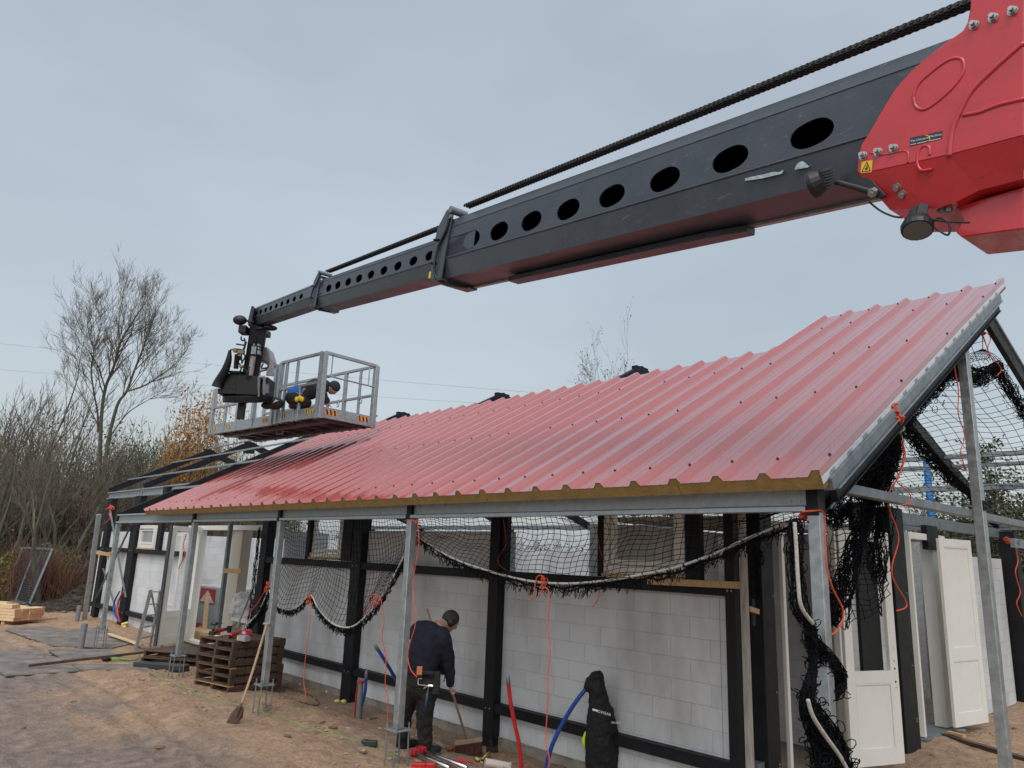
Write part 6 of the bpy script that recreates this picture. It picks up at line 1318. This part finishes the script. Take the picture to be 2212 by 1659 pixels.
prot=[];spots=[(14,34,0),(48,39,3),(-40,33,1),(95,36,1),(128,41,0),(150,33,2),(250,42,1),(292,38,2),(330,43,1),(362,40,2),(398,44,1),(-90,40,0),(70,44,0),(180,46,3),(20,47,1),(230,47,0),(300,48,0),(450,46,2),(480,44,2),(110,31,2),(-10,44,3),(345,47,0),(275,33,2)]
desc=['leftmost bare tree cut by the photo edge','slender bare tree near the left edge','bare tree beyond the left photo edge','short bushy bare tree left of the tall one','bare tree just left of the tall willow','low twiggy tree in front of the tall willow','bare tree close right of the tall willow','thin low bare tree right of the tall willow','bare tree above the left end of the house','thin bare tree before the orange shrub','bare twiggy tree behind the orange tree','bare tree far left outside the frame','distant bare tree second from the left','distant tall bare tree behind the willow','distant bushy tree at the left edge','distant bare tree behind the willow trunks','distant bare tree above the house corner','small bare tree behind the work platform','bare tree below the platform corner','low bare tree over the red hedge','distant slender tree at the photo edge','distant bare tree left of the orange tree','low bare tree in front of the house corner']
for i,(px,R,k) in enumerate(spots):
    l=ray_xy(px,R)
    if k not in [p[0] for p in prot]: t=put_tree(kinds[k][0],kinds[k][1],l,desc[i],group='bare trees at the wood edge');prot.append((k,t))
    else:
        t=copy_tree([p[1] for p in prot if p[0]==k][0]);t.location=l;t['label']=desc[i]
    t.rotation_euler=(0,0,i*1.7);s=(.72+.3*((i*37)%10)/10)*(1.2 if (px<175 and R<42) else 1.05);t.scale=(s,s,s)
# leafy masses
olive=M('olive leaves',(.075,.075,.035),(.13,.12,.055),scale=1.2,rough=.8);dull=M('dull green leaves',(.065,.09,.05),(.11,.14,.08),scale=1.2,rough=.8)
brownl=M('brown thicket',(.085,.055,.038),(.14,.10,.065),scale=1,rough=.9);orl=M('orange leaves',(.38,.17,.025),(.25,.12,.03),scale=2,rough=.8);yll=M('yellow green leaves',(.23,.20,.03),(.12,.12,.03),scale=2,rough=.8);redt=M('red stems',(.15,.035,.035),(.16,.09,.05),scale=2,rough=.7)
def bush(px,R,w_,h,dp_,mat,label,n,s,cat='shrub',name='shrub',stem=barkd,z0=0,seed=1,hollow=.25,group=None,twig=False):
    rs=random.Random(seed);l=ray_xy(px,R);T_=thing(name,l,label,cat,group);o=ORG[T_.name];mb=MB();sm=MB()
    lob=[(V3(rs.uniform(-.4,.4)*w_,rs.uniform(-.4,.4)*dp_,h*rs.uniform(.25,.8)),rs.uniform(.18,.36)) for _ in range(9)]
    for _ in range(n):
        c,r=rs.choice(lob);d_=nrm([rs.gauss(0,1) for _ in range(3)])*rs.uniform(hollow,1.)**.6
        p=c+d_*V3(w_*r,dp_*r,h*r*1.1)
        if p[2]<0: p[2]=-p[2]*.4
        a=nrm([rs.gauss(0,1) for _ in range(3)]);b_=nrm(np.cross(a,[rs.gauss(0,1) for _ in range(3)]));k=s*rs.uniform(.5,1.4);p=p+o
        if twig and rs.random()<.5:
            a=nrm(V3(rs.gauss(0,.45),rs.gauss(0,.45),1));k=s*rs.uniform(1.5,5.);b_=nrm(np.cross(a,[rs.gauss(0,1) for _ in range(3)]))*.016/(k*.6)
        mb.add([p-a*k,p+b_*k*.6,p+a*k,p-b_*k*.6],[(0,1,2,3)])
    for _ in range(int(22+w_*5)):
        a=V3(rs.uniform(-.35,.35)*w_,rs.uniform(-.35,.35)*dp_,0);e_=a*1.25+V3(rs.gauss(0,.25),rs.gauss(0,.25),h*rs.uniform(.6,1.12));sm.tube([o+a,o+lerp(a,e_,.5)+V3(rs.gauss(0,.08),rs.gauss(0,.08),0),o+e_],[.028,.018,.006],3,cap=False)
        for _ in range(5):
            t=rs.uniform(.35,1);b2=lerp(a,e_,t);sm.tube([o+b2,o+b2+V3(rs.gauss(0,.35),rs.gauss(0,.35),rs.uniform(.2,.8))],[.01,.004],3,cap=False)
    sm.build('stems',stem,T_);mb.build('foliage',mat,T_);return T_
B_=[(-30,46,9,6.2,3,olive,'big dull olive tree mass at the left edge of the wood',9000,.085),(60,48,9,5.6,3,dull,'grey-green tree mass behind the leftmost bare trees',9000,.085),(150,45,7,5.2,3,olive,'olive thicket left of the tall willow trunks',8000,.08),(230,49,9,5.4,3,brownl,'brown thicket behind the tall willow trunks',9000,.08),(305,48,7,6.0,3,dull,'grey-green round tree right of the tall willow',8000,.085),(360,50,7,6.6,3,dull,'pale green tree left of the orange shrub',8000,.085),
(452,43,4.4,7.6,3,orl,'bright orange autumn tree behind the far house end',7000,.085),(475,50,7,5.2,3,olive,'olive tree behind the orange autumn tree',7000,.085),(540,55,9,4.6,3,dull,'dull green trees seen low under the platform',7000,.09),(25,38,7,3.6,2.5,brownl,'brown undergrowth at the left edge',7000,.06),(105,37,7,3.8,2.5,brownl,'brown undergrowth left of centre of the wood',7000,.06),(185,38,7,3.6,2.5,brownl,'brown undergrowth below the willow fork',7000,.06),(262,38,7,3.4,2.5,brownl,'brown undergrowth beside the house corner',7000,.06),(335,40,7,3.6,2.5,brownl,'brown undergrowth behind the far roof frames',7000,.06)]
for i,(px,R,w_,h,dp_,m_,lab,n,s) in enumerate(B_): bush(px,R,w_*1.25,h*1.3,dp_*1.6,m_,lab,int(n*1.5),s*.9,twig=True,seed=30+i,cat='tree' if h>4.5 else 'undergrowth',name='leafy_tree' if h>4.5 else 'undergrowth')
for i,(px,R,w_,h,m_,lab) in enumerate(((125,32.5,3.2,1.9,yll,'yellow-green shrub behind the leaning gate'),(55,33,3,1.7,yll,'ochre shrub left behind the leaning gate'),(178,34,2.4,2.0,olive,'olive shrub right of the leaning gate'))): bush(px,R,w_,h,1.5,m_,lab,3500,.05,seed=60+i)
# red-stemmed hedge
for i,(px,R,w_,h,lab) in enumerate(((-10,34.,3.6,2.1,'red-stemmed hedge clump at the left edge'),(45,33.5,3,1.9,'red-stemmed hedge clump behind the gate'),(140,32.,3.4,2.1,'dense red-stemmed hedge clump right of the gate'),(182,31.5,2.6,2.0,'red-stemmed hedge clump nearest the house'))):
    rs=random.Random(80+i);l=ray_xy(px,R);mb=MB();u_=nrm(V3(-l[1],l[0],0));f_=nrm(l)
    for _ in range(1000):
        a=l+u_*rs.uniform(-.5,.5)*w_+f_*rs.uniform(-.6,.9);e_=a+V3(rs.gauss(0,.38),rs.gauss(0,.38),h*(.55+.35*math.sin(a[0]*2.3+a[1]))*rs.uniform(.6,1.2));mb.tube([a,lerp(a,e_,.55)+V3(rs.gauss(0,.05),rs.gauss(0,.05),0),e_],[.010,.009,.004],3,cap=False)
    tag(mb.build('red_stem_shrub',redt),lab,'hedge','red-stemmed hedge clumps')
# rough grass fringe, one uncountable mass
mb=MB();rs=random.Random(99)
for _ in range(5200):
    px=rs.uniform(-80,190);R=rs.uniform(31.4,35);l=ray_xy(px,R);z=G(l[0],l[1]);h=rs.uniform(.12,.45);d_=V3(rs.gauss(0,.12),rs.gauss(0,.12),h);mb.add([l+ZU*z-V3(.012,0,0),l+ZU*z+V3(.012,0,0),l+ZU*z+d_],[(0,1,2)])
o=mb.build('rough_grass',M('dry rough grass',(.12,.10,.04),(.07,.08,.025),scale=1,rough=.9));tag(o,'dry rough grass along the foot of the hedge','grass');o['kind']='stuff'
# clods on the dark soil heap
mb=MB()
for _ in range(900):
    px=rs.uniform(95,230);R=rs.uniform(27.5,33);l=ray_xy(px,R);z=G(l[0],l[1]);s=.04+.10*rs.random()**2;mb.ell(l+ZU*z,V3(s*rs.uniform(.8,1.6),0,0),V3(0,s*rs.uniform(.8,1.5),0),ZU*s*.7,6,4)
for _ in range(500):
    px=rs.uniform(95,235);R=rs.uniform(27,32);l=ray_xy(px,R);z=G(l[0],l[1]);h=.25;d_=V3(rs.gauss(0,.25),rs.gauss(0,.25),h*rs.random());mb.tube([l+ZU*z,l+ZU*z+d_],[.008,.004],3,cap=False)
o=mb.build('soil_clods',M('dark soil clods',(.028,.022,.017),(.06,.045,.033),scale=3,rough=.95,bump=.6));tag(o,'dark clods and roots on the soil heap before the hedge','soil');o['kind']='stuff'
# bare tree with last leaves behind the roof
rt=tree_mesh(22,13.0,.12,nl=6,spread=.58,trunks=4,up=.2,tw=.007,kmin=2,kmax=4);lm=MB();leaves(lm,rt[2],random.Random(2),1,.05,.08)
t=put_tree(rt[0],rt[1],ray_xy(1375,31),'slim bare tree with a few last leaves rising behind the red roof',lf=(lm,M('last brown leaves',(.07,.05,.035),rough=.8)));t.scale=(.66,.66,.88)
# right side: leafy climber, hedge, lawn shrubs
def vine(px,R,h,n,lab,seed,s=.055,w_=1.):
    rs=random.Random(seed);l=ray_xy(px,R);T_=thing('fruit_tree',l,lab,'tree','young leafy trees behind the house');sm=MB();mb=MB()
    for k in range(n):
        a=l+V3(rs.gauss(0,.3)*w_,rs.gauss(0,.3),0);e_=a+V3(rs.gauss(0,.35)*w_,rs.gauss(0,.35),h*rs.uniform(.6,1.));P=spl([a,lerp(a,e_,.5)+V3(rs.gauss(0,.15),rs.gauss(0,.15),0),e_],5);sm.tube(P,list(np.linspace(.02,.006,len(P))),4,cap=False)
        for p in P[2:]:
            for _ in range(4):
                e2=p+V3(rs.gauss(0,.28),rs.gauss(0,.28),rs.uniform(-.05,.3));sm.tube([p,e2],[.006,.003],3,cap=False)
                for _ in range(9):
                    c=lerp(p,e2,rs.uniform(.2,1.1))+V3(*[rs.gauss(0,.05) for _ in range(3)]);a2=nrm([rs.gauss(0,1) for _ in range(3)]);b_=nrm(np.cross(a2,[rs.gauss(0,1) for _ in range(3)]));mb.add([c-a2*s,c+b_*s*.5,c+a2*s,c-b_*s*.5],[(0,1,2,3)])
    sm.build('stems',barkd,T_);mb.build('foliage',M('leathery leaves',(.035,.045,.02),(.07,.08,.03),scale=2,rough=.5),T_)
vine(2075,21,5.3,3,'thin young leafy shoot left of the gable post view',1);vine(2120,20.5,5.6,4,'tall leafy shoots right of the gable post',2);vine(2190,20.5,4.4,14,'dense leafy young tree at the right edge',3,w_=2.);vine(2110,21,4.0,10,'leafy young tree low behind the net',4,w_=2.)
vine(2155,20.5,4.2,12,'leafy young tree between the shoots and the right edge',7,w_=2.);vine(2250,19.5,4.3,12,'leafy young tree just beyond the right edge',8,w_=2.)
for i,(px,R,w_,h,m_,lab) in enumerate(((1990,30,6,4.2,brownl,'reddish brown hedge behind the open gable'),(2070,28,5,3.9,olive,'olive hedge bush behind the lower rafter'),(2150,27,5,3.7,olive,'olive hedge bush at the right behind the net'),(2230,26,5,3.6,yll,'yellow-green hedge bush at the far right'),(2310,27,5,3.2,orl,'orange tinted shrub at the far right edge'),(1900,33,7,3.6,olive,'olive trees behind the right doors'),(1700,40,9,3.4,dull,'distant dull green trees behind the house middle'),(1500,42,10,3.2,olive,'distant olive trees behind the near window'),(1250,44,12,3.2,dull,'distant green trees behind the middle bays'),(1000,46,12,3.2,olive,'distant olive trees behind the scalloped net'),(760,48,12,3.4,dull,'distant green trees behind the second window'))): bush(px,R,w_*1.2,h,3,m_,lab,6500 if i<6 else 3500,.06,cat='hedge',name='hedge_bush',seed=120+i)
mb=MB();c=onpl(q('T0',885,660),(CF[0],CF[1],0),17);mb.tube([c-ZU*1.2,c+ZU*.55],.08,8);tag(mb.build('blue_mast',M('blue mast',(.03,.16,.4),rough=.5)),'short blue mast seen through the net in the gable','mast')
# scaffold rails on the lawn
for i,(a,b_) in enumerate((((2060,320),(2212,400)),((2110,640),(2212,600)),((2135,905),(2212,930)))):
    mb=MB();mb.tube([ony(q('R6',*a),7.5),ony(q('R6',*b_),7.5)],.035,8);tag(mb.build('scaffold_tube',galv_dk),['upper','middle','lowest'][i]+' scaffold tube lying beyond the right corner column','tube','scaffold tubes on the lawn')
# power lines
wm=M('power line',(.25,.28,.31),rough=.6)
for i,(a,b_,lab) in enumerate((((-60,735.5),(1500,874),'upper thin power line crossing the sky behind the platform'),((-60,793),(1500,895),'lower thin power line crossing the sky behind the platform'))):
    A=atd(a,95);B=atd(b_,75);mb=MB();mb.tube([lerp(A,B,t)-ZU*(4*t*(1-t))*.4 for t in np.linspace(0,1,16)],.014,4);tag(mb.build('power_line',wm),lab,'cable')
